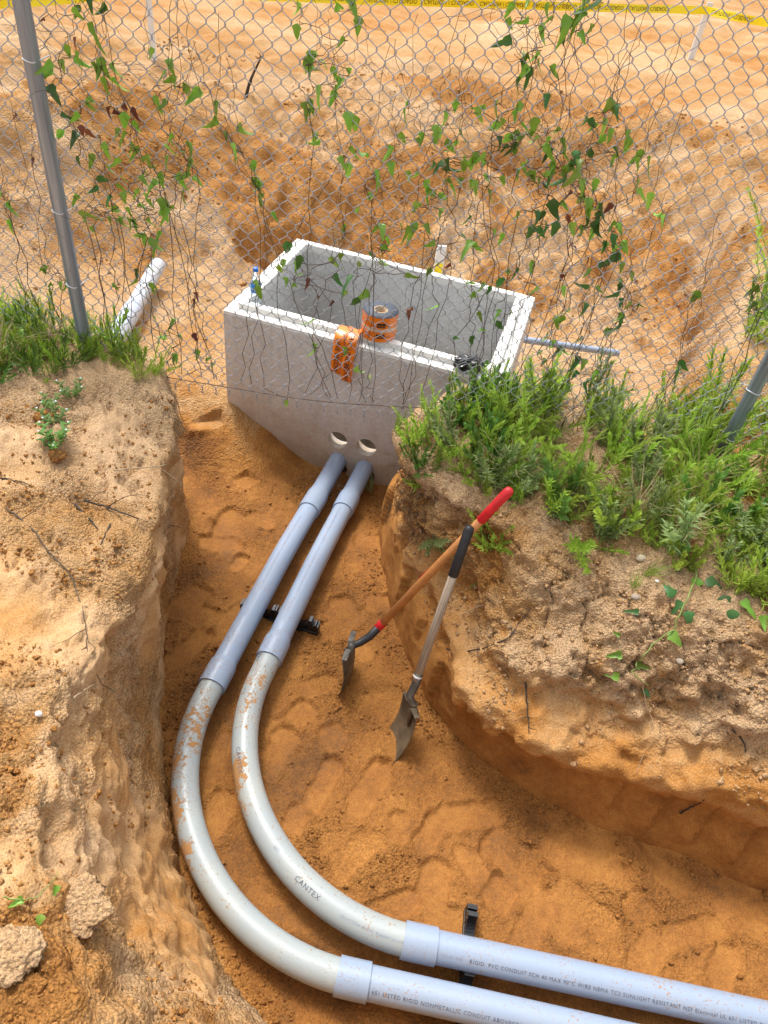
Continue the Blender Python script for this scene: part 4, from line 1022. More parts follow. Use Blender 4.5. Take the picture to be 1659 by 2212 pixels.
def blade_mesh(square, mat, length=.30, width=.21):
    """dished blade hanging from the socket: local -Z to the tip, concave side +Y"""
    nu, nv = 13, 15; V = []
    for j in range(nv):
        t = j / (nv - 1); z = -length * t
        if square: wdt = width * (1 - .05 * t)
        else: wdt = width * (1 if t < .55 else math.sqrt(max(0.0, 1 - ((t - .55) / .45) ** 2.2)) * .96 + .04)
        for i in range(nu):
            u = i / (nu - 1) * 2 - 1; x = u * wdt / 2
            y = .030 * (u * u - 1) * (1 - .5 * t) - .03 * math.sin(t * 2.2) + .05 * t * t
            V.append((x, y, z))
    F = gridfaces(nv, nu).tolist()
    me = mesh_from('blade', np.array(V), F, mat); return me
def shovel(name, label, top, sock, bladetip_dir, facing, parts):
    """top: grip end, sock: where the wood enters the socket; built along local Z from socket (0) to grip (+)"""
    top, sock = Vector(top), Vector(sock); ax = (top - sock); L = ax.length; ax.normalize()
    y = Vector(facing); y = (y - ax * y.dot(ax)).normalized(); x = y.cross(ax)
    root = empty(name, sock); root.rotation_euler = Matrix((x, y, ax)).transposed().to_euler(); tag(root, label, 'shovel')
    Mi = Matrix((x, y, ax))
    m = MB(); m.tube([(0, 0, -.02), (0, 0, L * .5), (0, 0, L - .02)], [.0185, .019, .0175], 20); m.obj('handle', parts['wood'], root)
    m = MB(); g = parts['griplen']; m.lathe([(.0185, L - g), (.0212, L - g + .004), (.0205, L - g * .5), (.0215, L - .02), (.018, L - .006), (.010, L), (.0001, L + .001)], 20); m.obj('grip', parts['grip'], root)
    if 'ring' in parts: m = MB(); m.lathe([(.0192, -.005), (.0215, -.003), (.0215, .05), (.0192, .053)], 20); m.obj('collar', parts['ring'], root)
    else: m = MB(); m.lathe([(.0192, -.002), (.0205, 0), (.0205, .006), (.0192, .008)], 20); m.obj('collar', M_SILV, root)
    # bent socket to the blade
    bend = [Mi @ (Vector(q) - sock) for q in parts['neck']]
    m = MB(); m.tube([(0, 0, .02)] + [tuple(q) for q in bend], parts['neckr'], 14); so = m.obj('socket', parts['sockm'], root)
    tip = Mi @ (Vector(parts['tip']) - sock); b0 = Mi @ (Vector(parts['btop']) - sock)
    bz = (b0 - tip).normalized(); by = Mi @ Vector(parts['bface']); by = (by - bz * by.dot(bz)).normalized(); bx = by.cross(bz)
    me = blade_mesh(parts['square'], parts['blade'], (b0 - tip).length, parts['bw'])
    me.transform(Matrix.Translation(b0) @ Matrix((bx, by, bz)).transposed().to_4x4())
    bo = obj('blade', me, root); md = bo.modifiers.new('s', 'SOLIDIFY'); md.thickness = .0025
    for sx in (-1, 1):
        m = MB(); c = b0 + bx * (sx * parts['bw'] * .30) - bz * .004 - by * .012; R = Matrix((bx, by, bz)).transposed()
        m.box(c, (parts['bw'] * .36, .026, .006), R); m.obj('foot_step', parts['blade'], bo, False, .0015)
    m = MB(); m.tube([b0 + bz * .01 - by * .022, b0 - bz * .05 - by * .024, b0 - bz * .13 - by * .035], [.019, .015, .004], 10); m.obj('frog', parts['blade'], bo)
    return root, L
# weathered shovel with the black grip: tip on the trench floor, grip against the bank
tip = onz(845, 1622, -.035); btop = onz(884, 1522, .235); sock = onz(902, 1462, .335)
shovel('shovel', 'shovel with black grip and grey weathered handle, its square blade caked in mud', onz(1016, 1136, .99), sock, None, (-.4, -.9, 0),
       dict(wood=M_WOODG, grip=M_BLACKR, griplen=.235, neck=[onz(898, 1478, .30), onz(885, 1503, .262), onz(893, 1525, .225), onz(902, 1548, .18)], neckr=[.0195, .0195, .0185, .016, .010], sockm=M_STEEL, tip=tip, btop=btop, bface=(-.85, -.25, .4), square=True, blade=M_STEELM, bw=.17))
tip = onz(741, 1489, -.04); btop = onz(749, 1392, .24); sock = onz(815, 1358, .285)
rs, RL = shovel('shovel', 'shovel with red grip and varnished orange handle, its rounded blade seen edge on', onz(1104, 1056, 1.17), sock, None, (-.2, -1, 0),
       dict(wood=M_WOODO, grip=M_RED, griplen=.20, ring=M_RED, neck=[onz(800, 1374, .255), onz(778, 1388, .235), onz(757, 1398, .225), onz(745, 1408, .205)], neckr=[.0195, .0195, .018, .015, .012], sockm=M_BLACKR, tip=tip, btop=btop, bface=(-1, .12, .1), square=False, blade=M_STEEL, bw=.22))
m = MB(); m.tube([(.0, -.0025, .11), (.0, -.0025, .145)], .0178, 20, False); m.obj('sticker', M_SILV, rs)
m = MB(); m.box((.012, -.0155, .40), (.012, .003, .07)); m.obj('worn_label', M_RED, rs, False)

# ------------------------------------------------------------------ things on the box rim
def on_rim(px, py, z=BA.z + .004): return onz(px, py, z)
# bottle
p = on_rim(553, 656)
bot = empty('water_bottle', (p.x, p.y, BA.z + .003));  tag(bot, 'small clear plastic water bottle with blue label and cap on the rim corner', 'bottle')
def clear(name, col):
    m, nt, b, nd, lk = newmat(name); b.inputs['Base Color'].default_value = (*col, 1); b.inputs['Roughness'].default_value = .08; b.inputs['Transmission Weight'].default_value = .85; b.inputs['IOR'].default_value = 1.25; return m
M_CLEAR = clear('clear_plastic', (.88, .95, 1.0)); M_BLUE = simple('blue_label', (.03, .25, .72), .4, nscale=60, namp=.3); M_CAP = simple('blue_cap', (.02, .16, .62), .35); M_WHITEP = simple('white_print', (.85, .87, .9), .5)
m = MB(); prof = [(.0001, .002), (.024, .001), (.030, .006), (.031, .02), (.029, .03), (.031, .04), (.029, .05), (.031, .06), (.031, .125), (.030, .14), (.024, .165), (.0145, .185), (.013, .200), (.013, .205), (.0001, .205)]
m.lathe(prof, 24); m.obj('bottle_body', M_CLEAR, bot)
m = MB(); m.lathe([(.0317, .082), (.0320, .083), (.0320, .132), (.0312, .134)], 24); lb = m.obj('paper_label', M_BLUE, bot)
V, F = text_verts('AQUAFINA', .013); V = [(.0326 * math.sin((v.x - .032) / .032), -.0326 * math.cos((v.x - .032) / .032), .103 + v.y) for v in V]
m = MB(); m.add(V, F); m.obj('printed_lettering', M_WHITEP, lb, False)['kind'] = 'stuff'
m = MB(); m.lathe([(.0001, .2055), (.0152, .2055), (.0158, .208), (.0152, .224), (.013, .2265), (.0001, .227)], 20); m.obj('cap', M_CAP, bot)
# roll of orange warning tape
p = on_rim(812, 747)
M_OR = simple('orange_tape', (.80, .20, .008), .28, nscale=25, namp=.12, bump=.05); M_ENDB = simple('tape_edge_dark', (.045, .055, .075), .6, nscale=70, namp=.5, bump=.3); M_CARD = simple('cardboard_core', (.47, .34, .21), .8, nscale=40, namp=.1)
M_SHEEN = simple('orange_tape_sheen', (.62, .46, .36), .25)  # pale colour standing in for the sheen on the tape roll
rc = p + Vector((.0, .085, 0)); roll = empty('tape_roll', (rc.x, rc.y, BA.z + .036), (0, 0, math.radians(-11))); tag(roll, 'roll of orange buried-line warning tape standing on the box rim', 'tape roll')
RR, RH = .100, .150
m = MB(); m.lathe([(.040, .0), (RR, 0), (RR, .002)], 40); m.obj('wound_edge', M_ENDB, roll)
m = MB(); m.lathe([(RR, RH - .002), (RR, RH), (.040, RH)], 40); m.obj('wound_edge', M_ENDB, roll)
m = MB(); m.lathe([(RR + .0008, .001), (RR + .0012, .03), (RR + .0008, .075), (RR + .0012, .12), (RR + .0008, RH - .001)], 48); ot = m.obj('outer_turn', M_OR, roll)
m = MB(); m.lathe([(.0405, .0), (.0405, RH + .001), (.0345, RH + .001), (.0345, 0)], 32); m.obj('core', M_CARD, roll)
def wrap_print(txt, size, ang, z, mat, par, r):
    V, F = text_verts(txt, size); wd = max(v.x for v in V); V = [(r * math.cos(ang + (v.x - wd / 2) / r), r * math.sin(ang + (v.x - wd / 2) / r), z + v.y) for v in V]
    m = MB(); m.add(V, F); o = m.obj('printed_lettering', mat, par, False); o['kind'] = 'stuff'; return o
M_TINK = simple('black_tape_ink', (.012, .010, .010), .4)
for zz in (.098, .030):
    m = MB(); a0, a1 = math.radians(-83), math.radians(-55); r = RR + .0022; n = 8
    V = [(r * math.cos(a0 + (a1 - a0) * k / n), r * math.sin(a0 + (a1 - a0) * k / n), zz + dz) for dz in (-.006, .020) for k in range(n + 1)]
    m.add(V, [(k, k + 1, n + 2 + k, n + 1 + k) for k in range(n)]); m.obj('printed_block', M_TINK, ot)
    wrap_print('Shallex', .016, math.radians(-69), zz, M_OR, ot, RR + .0034)
    wrap_print('105172', .012, math.radians(-44), zz, M_TINK, ot, RR + .0028)
    for q in range(3): wrap_print('BURIED ELECTRIC LINE BELOW', .006, math.radians(-118), zz - .005 + q * .011, M_TINK, ot, RR + .0028)
m = MB(); m.lathe([(RR + .0018, .062), (RR + .0020, .064), (RR + .0020, .080), (RR + .0018, .082)], 48); m.obj('sheen_band', M_SHEEN, ot)  # sheen painted as a pale band round the roll
# loose end of tape looped over the front edge of the box: two turns hanging side by side
loop = empty('hanging_tape', (p.x - .10, p.y, BA.z)); tag(loop, 'loose orange warning tape loops draped over the front edge of the box', 'warning tape')
def tape_strip(x0, x1, zdrop, off, txt):
    """strip over the rim: lies on the ledge, rolls over the arris and hangs down the face"""
    c = on_rim(0.5 * (x0 + x1), 705) ; u = (on_rim(0.5 * (x0 + x1), 702) - BA).dot(bd)
    path = [(.105, .052), (.06, .060), (.02, .052), (-.012, .03), (-.022, -.02), (-.024 - off, -.08), (-.026 - off, -.13), (-.018 - off, -zdrop + .02), (-.006, -zdrop)]
    P = crom(np.array(path), 40); wd = .066; V = []
    for i, (y, z) in enumerate(P):
        t = i / 39
        for k in range(7):
            q = k / 6 - .5; V.append(BA + bd * (u + q * wd) + bn * (y - .010 * math.cos(q * 3.1) + .004 * math.sin(9 * t + 5 * q)) + Vector((0, 0, z)) - loop.location)
    me = mesh_from('strip', np.array([tuple(v) for v in V]), gridfaces(40, 7).tolist(), M_OR); s = obj('strip', me, loop)
    Vt, Ft = text_verts(txt, .040, .95); L = max(v.x for v in Vt)
    cum = np.concatenate([[0], np.cumsum(np.linalg.norm(np.diff(P, axis=0), axis=1))]); out = []
    for v in Vt:
        a = cum[-1] - .03 - L + v.x; y = np.interp(a, cum, P[:, 0]); z = np.interp(a, cum, P[:, 1]); q = (v.y - .014) * -1 / wd
        out.append(BA + bd * (u - q * wd * -1 * -1) + bn * (y - .010 * math.cos(q * 3.1) - .006) + Vector((0, 0, z + (.003 if y > 0 else 0))) - loop.location)
    m = MB(); m.add(out, Ft); m.obj('printed_lettering', M_TINK, s, False)['kind'] = 'stuff'
tape_strip(751, 769, .205, .004, 'LINE BELOW'); tape_strip(777, 799, .235, .016, 'TRIC LINE BELOW')
# crumpled black wrapping on the right part of the rim
def crumple(name, label, loc, size, mat, seed, cat):
    bm = bmesh.new(); bmesh.ops.create_icosphere(bm, subdivisions=4, radius=1); V = np.array([v.co[:] for v in bm.verts]); F = [[v.index for v in f.verts] for f in bm.faces]; bm.free()
    d = 1 + .5 * np.abs(fbm3(V, 1.3, 3, seed)) + .10 * fbm3(V, 3.5, 2, seed + 5); V = V * d[:, None] * np.array(size); V[:, 2] -= V[:, 2].min()
    o = obj(name, mesh_from(name, V, F, mat, smooth=False)); o.location = loc; tag(o, label, cat); return o
M_BAG = simple('black_film', (.008, .008, .010), .18, nscale=20, namp=.4)
p = on_rim(1008, 800); crumple('plastic_wrap', 'crumpled shiny black plastic wrap on the box rim', (p.x, p.y, BA.z), (.075, .045, .035), M_BAG, 700, 'plastic wrap')

# ------------------------------------------------------------------ stubs and stakes beyond the fence
def stub(name, label, a, b, r, mat, bell=None):
    a, b = Vector(a), Vector(b); root = empty(name, a); tag(root, label, 'pipe')
    d = b - a; L = d.length; ax = d.normalized(); Rm = ax.to_track_quat('Z', 'Y').to_matrix().to_4x4()
    m = MB(); m.lathe([(r - .006, L - .10), (r - .006, L), (r, L), (r, 0)], 30, Rm); o = m.obj('pipe', mat, root); smooth_by_angle(o.data, 40)
    if bell: m = MB(); m.lathe([(r + .0005, bell[0] - .02), (r + .008, bell[0]), (r + .008, bell[1]), (r + .0005, bell[1] + .003)], 30, Rm); o = m.obj('bell', mat, root); smooth_by_angle(o.data, 40)
    return root
stub('pipe_stub', 'pale plastic pipe stub lying in the pit near the left steel post', onz(225, 775, .36), onz(342, 572, .40), .056, M_PVCW, (.18, .62))
pa = onz(1125, 733, .47); pb = onz(1336, 763, .42); stub('pipe_stub', 'short thin grey conduit sticking out of the right side of the box', pa, pb, .024, M_PVC)
M_STAKE = simple('white_stake', (.80, .80, .78), .6, nscale=30, namp=.06)
def stake(base, h, label, lean=(0, 0), w_=.06):
    root = empty('marker_stake', base, (lean[0], lean[1], .3)); tag(root, label, 'stake')
    m = MB(); m.box((0, 0, h / 2 - .1), (w_, .02, h + .2)); m.obj('lath', M_STAKE, root, False, .002)
    return root
sl = onz(332, 120, 1.0); sr = onz(1487, 141, 1.0)
sl.z = surf(sl.x, sl.y); sr.z = surf(sr.x, sr.y)
s1 = stake(sl, .82, 'white survey stake in the sand behind the left steel post'); s2 = stake(sr, .66, 'white survey stake where the yellow tape turns a corner', w_=.09)
p = onz(945, 598, .75); stk = stake((p.x, p.y + .25, .25), .62, 'short white and yellow stake just behind the box', w_=.07)
M_YEL = simple('caution_yellow', (.95, .78, .01), .45, nscale=20, namp=.06); M_YINK = simple('caution_ink', (.09, .07, .01), .5)
m = MB(); m.box((.0, -.012, .42), (.055, .004, .14)); m.obj('yellow_band', M_YEL, stk, False)
ct = empty('caution_tape', sr); tag(ct, 'yellow caution tape strung between the stakes at the far edge of the site', 'caution tape')
def ctape(a, b, sag, hgt=.09, words=True):
    a, b = Vector(a), Vector(b); L = (b - a).length; dirv = (b - a).normalized(); n = 60; V = []
    side = Vector((-dirv.y, dirv.x, 0)).normalized()
    def pos(t, q): 
        tw = .25 * math.sin(t * 9) ; c = a.lerp(b, t) + Vector((0, 0, -sag * 4 * t * (1 - t)))
        return c + Vector((0, 0, q * hgt * math.cos(tw))) + side * (q * hgt * math.sin(tw) * .8)
    for k in range(n + 1):
        for q in (-.5, .5): V.append(pos(k / n, q) - ct.location)
    s = obj('strip', mesh_from('strip', np.array([tuple(v) for v in V]), gridfaces(n + 1, 2).tolist(), M_YEL), ct)
    nf = -1 if side.y < 0 else 1
    if words:
        Vt, Ft = text_verts('CAUTION / CUIDADO', .066, 1.0); wd = max(v.x for v in Vt); x = .1; m = MB()
        while x + wd < L - .05:
            m.add([pos((x + v.x) / L, -(v.y - .024) / hgt) - side * (.004 * nf) - ct.location for v in Vt], Ft); x += wd * 1.12
        m.obj('printed_lettering', M_YINK, s, False)['kind'] = 'stuff'
    return s
tl = onplane(328, -14, (sl.x, sl.y, 0), (0, 1, 0)); tr_ = onplane(1524, 22, (sr.x, sr.y - .02, 0), (0, 1, 0))
ctape((sl.x, sl.y - .03, sl.z + .62), tr_, .015)
ctape(tr_, onplane(1720, 60, (0, 11.0, 0), (0, 1, 0)), .01)
ctape((sl.x - .02, sl.y - .03, sl.z + .62), onplane(-150, 12, (0, 7.2, 0), (0, 1, 0)), .02, words=False)
# dead stick standing in the far sand, broken brush
def stick(name, label, pts, rad, mat=M_TWIG, twigs=0, seed=0, cat='stick', wig=.0):
    r = random.Random(seed); pts = [Vector(p) for p in pts]; o = pts[0]; m = MB(); P = [tuple(p) for p in crom(np.array([tuple(p - o) for p in pts]), max(6, 5 * len(pts)))]
    P = [Vector(p) + Vector((r.gauss(0, wig), r.gauss(0, wig), r.gauss(0, wig))) for p in P]
    m.tube(P, [rad * (1 - .75 * i / len(P)) for i in range(len(P))], 6)
    for k in range(twigs):
        i = r.randrange(1, len(P) - 1); d = (P[i + 1] - P[i]).normalized(); d = (d + Vector((r.uniform(-.9, .9), r.uniform(-.9, .9), r.uniform(-.4, .9)))).normalized(); q = [P[i]]; Lt = (P[-1] - P[0]).length * r.uniform(.08, .25)
        for s in range(4): d = (d + Vector((r.gauss(0, .25), r.gauss(0, .25), r.gauss(0, .25)))).normalized(); q.append(q[-1] + d * Lt / 4)
        m.tube(q, [rad * .45, rad * .4, rad * .3, rad * .2, rad * .1], 4)
    ob = m.obj(name, mat); ob.location = o; tag(ob, label, cat); return ob
b_ = onz(528, 220, .95); b_.z = surf(b_.x, b_.y) - .03; stick('dead_stick', 'dark broken stick standing upright in the far sand', [b_, b_ + Vector((.05, .02, .2)), b_ + Vector((.16, .03, .42))], .022, twigs=4, seed=2)

# ------------------------------------------------------------------ twigs, roots and litter on the banks
def on(px, py, lift=.006): p, n = hit(px, py); return p + n * lift
def laid(name, label, pix, rad, mat, twigs=0, seed=1, cat='twig', lift=.006): return stick(name, label, [on(a, b, lift) for a, b in pix], rad, mat, twigs, seed, cat, .0015)
laid('twig', 'dark forked twig lying on the left bank opposite the straight pipes', [(182, 1082), (235, 1100), (300, 1122), (366, 1140)], .0045, M_TWIG, 5, 1)
laid('twig', 'short dark stick above the forked twig on the left bank', [(160, 1090), (190, 1120), (218, 1152)], .0055, M_TWIG, 0, 2)
laid('twig', 'small dark crooked twig below the forked twig', [(238, 1135), (228, 1158), (218, 1178)], .0045, M_TWIG, 2, 3)
laid('root', 'long pale dry stem lying across the left bank edge', [(245, 1022), (300, 1018), (350, 1005), (396, 988)], .004, M_ROOT, 2, 4, 'root', .02)
laid('vine_runner', 'long thin leafless runner trailing down the left bank', [(15, 1100), (75, 1150), (105, 1195), (150, 1240), (172, 1300), (186, 1370), (190, 1430), (220, 1480), (246, 1495)], .0035, M_STEM, 9, 5, 'vine')
laid('twig', 'thin pale stick crossing the runner on the left bank', [(155, 1508), (190, 1485), (228, 1463)], .003, M_ROOT, 1, 6)
laid('twig', 'thin stick at the left rim beside the loose orange soil', [(0, 1035), (40, 1042), (70, 1052)], .004, M_TWIG, 0, 7)
laid('root', 'bare root bowed across the crust of the right bank', [(966, 1406), (1020, 1408), (1090, 1385), (1125, 1345), (1146, 1308)], .004, M_TWIG, 6, 8, 'root', .012)
laid('root', 'dark root hanging down the right bank below the crust', [(1136, 1474), (1138, 1520), (1142, 1585)], .005, M_TWIG, 3, 9, 'root')
laid('root', 'short crooked root sticking out above the wet cut face', [(1470, 1755), (1492, 1742), (1522, 1725)], .005, M_TWIG, 1, 10, 'root')
laid('root', 'black root with pale rootlets at the foot of the crust', [(1585, 1575), (1605, 1600), (1616, 1650)], .005, M_TWIG, 5, 11, 'root')
laid('root', 'pale hair root trailing below the leafy runner', [(1386, 1460), (1392, 1520), (1410, 1570), (1385, 1640), (1372, 1672)], .0022, M_ROOT, 6, 12, 'root')
laid('root', 'pale forked rootlet high on the right bank', [(1000, 1330), (1040, 1308), (1068, 1300)], .003, M_ROOT, 4, 13, 'root')
laid('root', 'pale curved rootlet at the right end of the crust', [(1555, 1510), (1580, 1500), (1602, 1492)], .003, M_ROOT, 2, 14, 'root')
laid('root', 'thin rust-coloured root sticking out of the left bank nose', [(372, 870), (400, 920), (425, 905), (448, 970)], .003, M_ROOT, 6, 15, 'root', .03)
# fibrous roots hanging from the cut ends of both banks
def fibres(name, label, spots, n, mat, L, seed):
    r = random.Random(seed); m = MB(); o = on(*spots[0])
    for k in range(n):
        a = r.choice(spots); p = on(a[0] + r.gauss(0, 14), a[1] + r.gauss(0, 12), .002) - o; d = Vector((r.gauss(0, .6), r.gauss(-.5, .4), r.gauss(-.5, .5))).normalized(); q = [p]
        for s in range(6): d = (d + Vector((r.gauss(0, .3), r.gauss(0, .3), r.gauss(-.12, .3)))).normalized(); q.append(q[-1] + d * L * r.uniform(.08, .2))
        m.tube(q, [.0011, .001, .0009, .0008, .0007, .0005, .0003], 3, False)
    ob = m.obj(name, mat); ob.location = o; stuff(ob, label, 'roots'); return ob
fibres('fibrous_roots', 'mat of fine brown roots hanging from the nose of the right bank', [(870, 1010), (880, 1060), (900, 1110), (860, 1090), (930, 1080), (910, 1150)], 260, M_STEM, .14, 31)
fibres('fibrous_roots', 'tangle of fine grey roots hanging from the nose of the left bank', [(375, 880), (385, 905), (360, 860), (345, 850)], 150, M_STEM, .12, 32)
fibres('root_hairs', 'pale root hairs dangling over the pipe mouths at the box', [(720, 1040), (735, 1050), (790, 1010), (700, 1020)], 30, M_ROOT, .2, 33)
fibres('dry_litter', 'dry grass and root litter along the turf edge of the right bank', [(1250, 1200), (1320, 1200), (1400, 1215), (1480, 1210), (1540, 1240), (1180, 1130), (1340, 1230), (1150, 1050), (1250, 1100), (1350, 1120), (1450, 1150), (1550, 1180), (1050, 1000), (1200, 1000)], 620, M_ROOT, .10, 34)
fibres('dry_litter', 'dry litter under the weeds on the left bank', [(150, 800), (250, 800), (330, 810), (80, 830)], 120, M_ROOT, .09, 35)
# small stones
def stone(px, py, r_, label, col, seed, tn=.5):
    bm = bmesh.new(); bmesh.ops.create_icosphere(bm, subdivisions=4 if r_ > .03 else 2, radius=1); V = np.array([v.co[:] for v in bm.verts]); F = [[v.index for v in f.verts] for f in bm.faces]; bm.free()
    V = V * (1 + .35 * fbm3(V, 1.2, 2, seed) + (.22 * fbm3(V, 4, 3, seed + 9) if r_ > .03 else 0))[:, None] * np.array((1, .85, .65)) * r_; p, n = hit(px, py); o = obj('stone', mesh_from('stone', V, F, col, attrs={'tone': np.full(len(V), tn), 'crumb': np.full(len(V), 1.0)})); o.location = p + n * r_ * .3; tag(o, label, 'stone'); return o
M_STW = simple('white_stone', (.75, .73, .70), .7, nscale=40, namp=.1); M_STG = simple('grey_stone', (.36, .29, .22), .85, nscale=30, namp=.25, bump=.3); M_STT = simple('tan_stone', (.52, .43, .30), .8, nscale=30, namp=.15)
stone(83, 1543, .011, 'small round white pebble on the left bank', M_STW, 1); stone(1372, 1290, .018, 'grey stone in the crust below the grass tuft', M_STG, 2); stone(1468, 1428, .016, 'grey-tan stone near the tip of the leafy runner', M_STG, 3)
stone(1385, 1208, .02, 'flat pale chip of wood-coloured stone among the litter', M_STT, 4); stone(1418, 1256, .008, 'tiny light grey pebble near the buried black scrap', M_STW, 5); stone(118, 985, .035, 'orange clod beside the small white-flowered weed', SOIL, 6); stone(95, 905, .04, 'orange lump of soil at the edge of the left weeds', SOIL, 7)
stone(150, 1970, .07, 'pale crusty chunk of soil lying among orange crumbs on the left bank', SOIL, 8, .9).scale = (1.1, 1.2, .42); stone(8, 2080, .06, 'second pale chunk of soil at the lower end of the left bank', SOIL, 9, .9).scale = (1.1, 1.2, .42)
# leafy runner hanging over the right bank
def runner(label, pix, leaves, rad, key, lift=.026, name='leafy_runner', size=1.0):
    pq = crom(np.array(pix, float), 26); P = [on(a, b, lift + .004 * math.sin(i * 1.3)) for i, (a, b) in enumerate(pq)]; o = P[0]; root = empty(name, o); tag(root, label, 'vine')
    C = crom(np.array([tuple(p - o) for p in P]), 80); m = MB(); m.tube([tuple(c) for c in C], [rad * (1 - .6 * i / 80) for i in range(80)], 5, False); m.obj('stem', M_STEMG, root)
    for (a, b, rot, s) in leaves:
        p, n = hit(a, b); lo = bpy.data.objects.new('leaf', rv.choice(LEAVES[rv.choice(key)])); link(lo, root); lo.location = p + n * .018 - o
        tov = (EYE - p).normalized(); ax = sight(a + 40 * math.cos(rot), b + 40 * math.sin(rot)).normalized() - sight(a, b).normalized(); zax = -ax.normalized(); yax = -(n * .6 + tov * .4); yax = (yax - zax * yax.dot(zax)).normalized(); xax = yax.cross(zax)
        lo.rotation_euler = Matrix((xax, yax, zax)).transposed().to_euler(); lo.scale = (s * size * 1.25,) * 3
runner('bright green runner with arrow-shaped leaves trailing down the right bank', [(1500, 1195), (1498, 1240), (1480, 1300), (1450, 1350), (1400, 1395), (1372, 1420), (1362, 1450), (1390, 1475)],
       [(1492, 1190, 3.6, .9), (1500, 1250, 1.9, 1.0), (1470, 1300, 2.2, .9), (1485, 1320, 1.5, .8), (1440, 1365, .8, .9), (1345, 1405, 3.0, .9), (1378, 1425, .3, .8), (1335, 1460, 3.4, .9), (1385, 1492, .8, .5), (1378, 1322, 3.2, .7), (1340, 1370, 3.6, .5), (1455, 1290, 4.0, .8), (1525, 1255, .5, .9), (1560, 1290, 1.2, 1.0), (1600, 1300, .9, 1.0), (1580, 1320, 1.7, .9), (1640, 1330, 1.4, .9)], .0042, ['g', 'd', 'g'])
runner('wilted sprig with three leaves half buried in the lower left bank', [(10, 1945), (45, 1950), (75, 1935), (110, 1905)], [(110, 1925, 1.9, .5), (45, 1945, 2.6, .5), (85, 1980, 1.9, .42)], .002, ['g', 'y'])
runner('bright lime sprig of vine leaves at the edge of the left weeds', [(0, 765), (25, 760), (45, 755), (60, 770)], [(8, 750, 3.3, 1.0), (42, 745, 4.9, 1.0), (50, 770, 1.2, 1.3), (70, 775, .9, 1.1), (15, 790, 1.6, 1.3)], .002, ['y'], .05)
# sprouting weeds on bare soil
def flowered(px, py, s, label):
    p, n = hit(px, py); root = empty('flowering_weed', p, (0, 0, rv.uniform(0, 6))); root.scale = (s, s, s); tag(root, label, 'weed')
    st, fo, fl = MB(), MB(), MB()
    for k in range(4):
        a = k * 1.6 + rv.random(); q = [Vector((0, 0, -.01)), Vector((.03 * math.cos(a), .03 * math.sin(a), .03)), Vector((.06 * math.cos(a), .06 * math.sin(a), .07))]; st.tube(q, .0013, 4, False)
        for j in range(10):
            t = .25 + .075 * j; b = q[0].lerp(q[2], t); g = a + j * 2.4; d = Vector((math.cos(g), math.sin(g), .35)).normalized(); blade(fo, b, d, Vector((-.2 * math.cos(g), -.2 * math.sin(g), 1)).normalized(), .030, .014, .15)
        fl.lathe([(.0001, 0), (.004, .001), (.0045, .004), (.0001, .006)], 6, Matrix.Translation(q[2]))
    st.obj('stem', M_STEMG, root); fo.obj('foliage', M_WEED[3], root); fl.obj('blossom', M_WHITEP, root)
for q in [(156, 858, 1.0, 'single small white-flowered weed standing clear on bare tan soil'), (112, 880, .8, 'dark green weed at the corner where orange soil meets tan'), (118, 915, 1.0, 'white-flowered weed in the middle of the little row on the left bank'), (122, 950, 1.0, 'white-flowered weed at the lower end of the little row'), (118, 970, .8, 'tiny white blossoming weed against the cracked soil')]: flowered(*q)
def sprig(px, py, i, s, where, tx=0, ty=0):
    p, n = hit(px, py); put_weed(i, p.x, p.y, p.z - .01, s, rv.uniform(0, 6), where, (tx, ty))
sprig(1050, 1150, 3, .75, 'growing beside the crossed shovel grips', .3, -.2); sprig(1075, 1170, 2, .65, 'growing beside the crossed shovel grips', .2, .2); sprig(1062, 1185, 3, .6, 'growing beside the crossed shovel grips', .5, .1)
sprig(940, 1165, 4, .5, 'hanging on the bank nose left of the shovel handles', .7, -.4); sprig(1018, 1262, 4, .5, 'hanging below the black shovel grip', 1.2, 0); sprig(1395, 1240, 8, .45, 'clinging to the crust of the right bank', .5, .1); sprig(1370, 1270, 8, .35, 'clinging to the lower crust of the right bank', .5, .1)
sprig(1250, 1180, 5, .7, 'flopped over the turf edge', .9, -.4); sprig(1290, 1165, 4, .75, 'leaning out over the turf edge', .9, .2); sprig(900, 1010, 9, .6, 'rooted in the bank nose next to the box', .5, -.5); sprig(905, 1045, 7, .5, 'rooted lower down the bank nose next to the box', .7, -.5); sprig(800, 1060, 4, .35, 'drooping beside the inner pipe mouth', .8, 0)
sprig(1590, 1275, 3, .8, 'at the right end of the turf edge', .3, 0); sprig(1630, 1290, 1, .7, 'spilling past the right end of the turf edge', .4, 0); sprig(1120, 1080, 3, .5, 'in front of the red shovel grip', .3, .2); sprig(300, 815, 3, .6, 'at the crest of the left bank nose', .3, .3); sprig(340, 800, 3, .7, 'on the tip of the left bank nose', .4, .4)

for (a, b, i, s) in [(872, 905, 3, .6), (895, 880, 0, .6), (905, 925, 3, .7), (930, 895, 1, .6), (950, 945, 2, .75), (885, 950, 7, .6), (925, 965, 3, .7), (965, 990, 1, .6), (1000, 1020, 3, .65), (890, 985, 9, .6), (945, 1010, 2, .6), (985, 960, 4, .7), (860, 935, 2, .5), (1040, 1040, 3, .6), (1075, 1050, 5, .6), (1015, 985, 0, .6), (910, 1005, 6, .5)]:
    sprig(a, b, i, s, 'spilling over the bank nose in front of the box corner', rv.uniform(.0, .5), rv.uniform(-.5, .1))

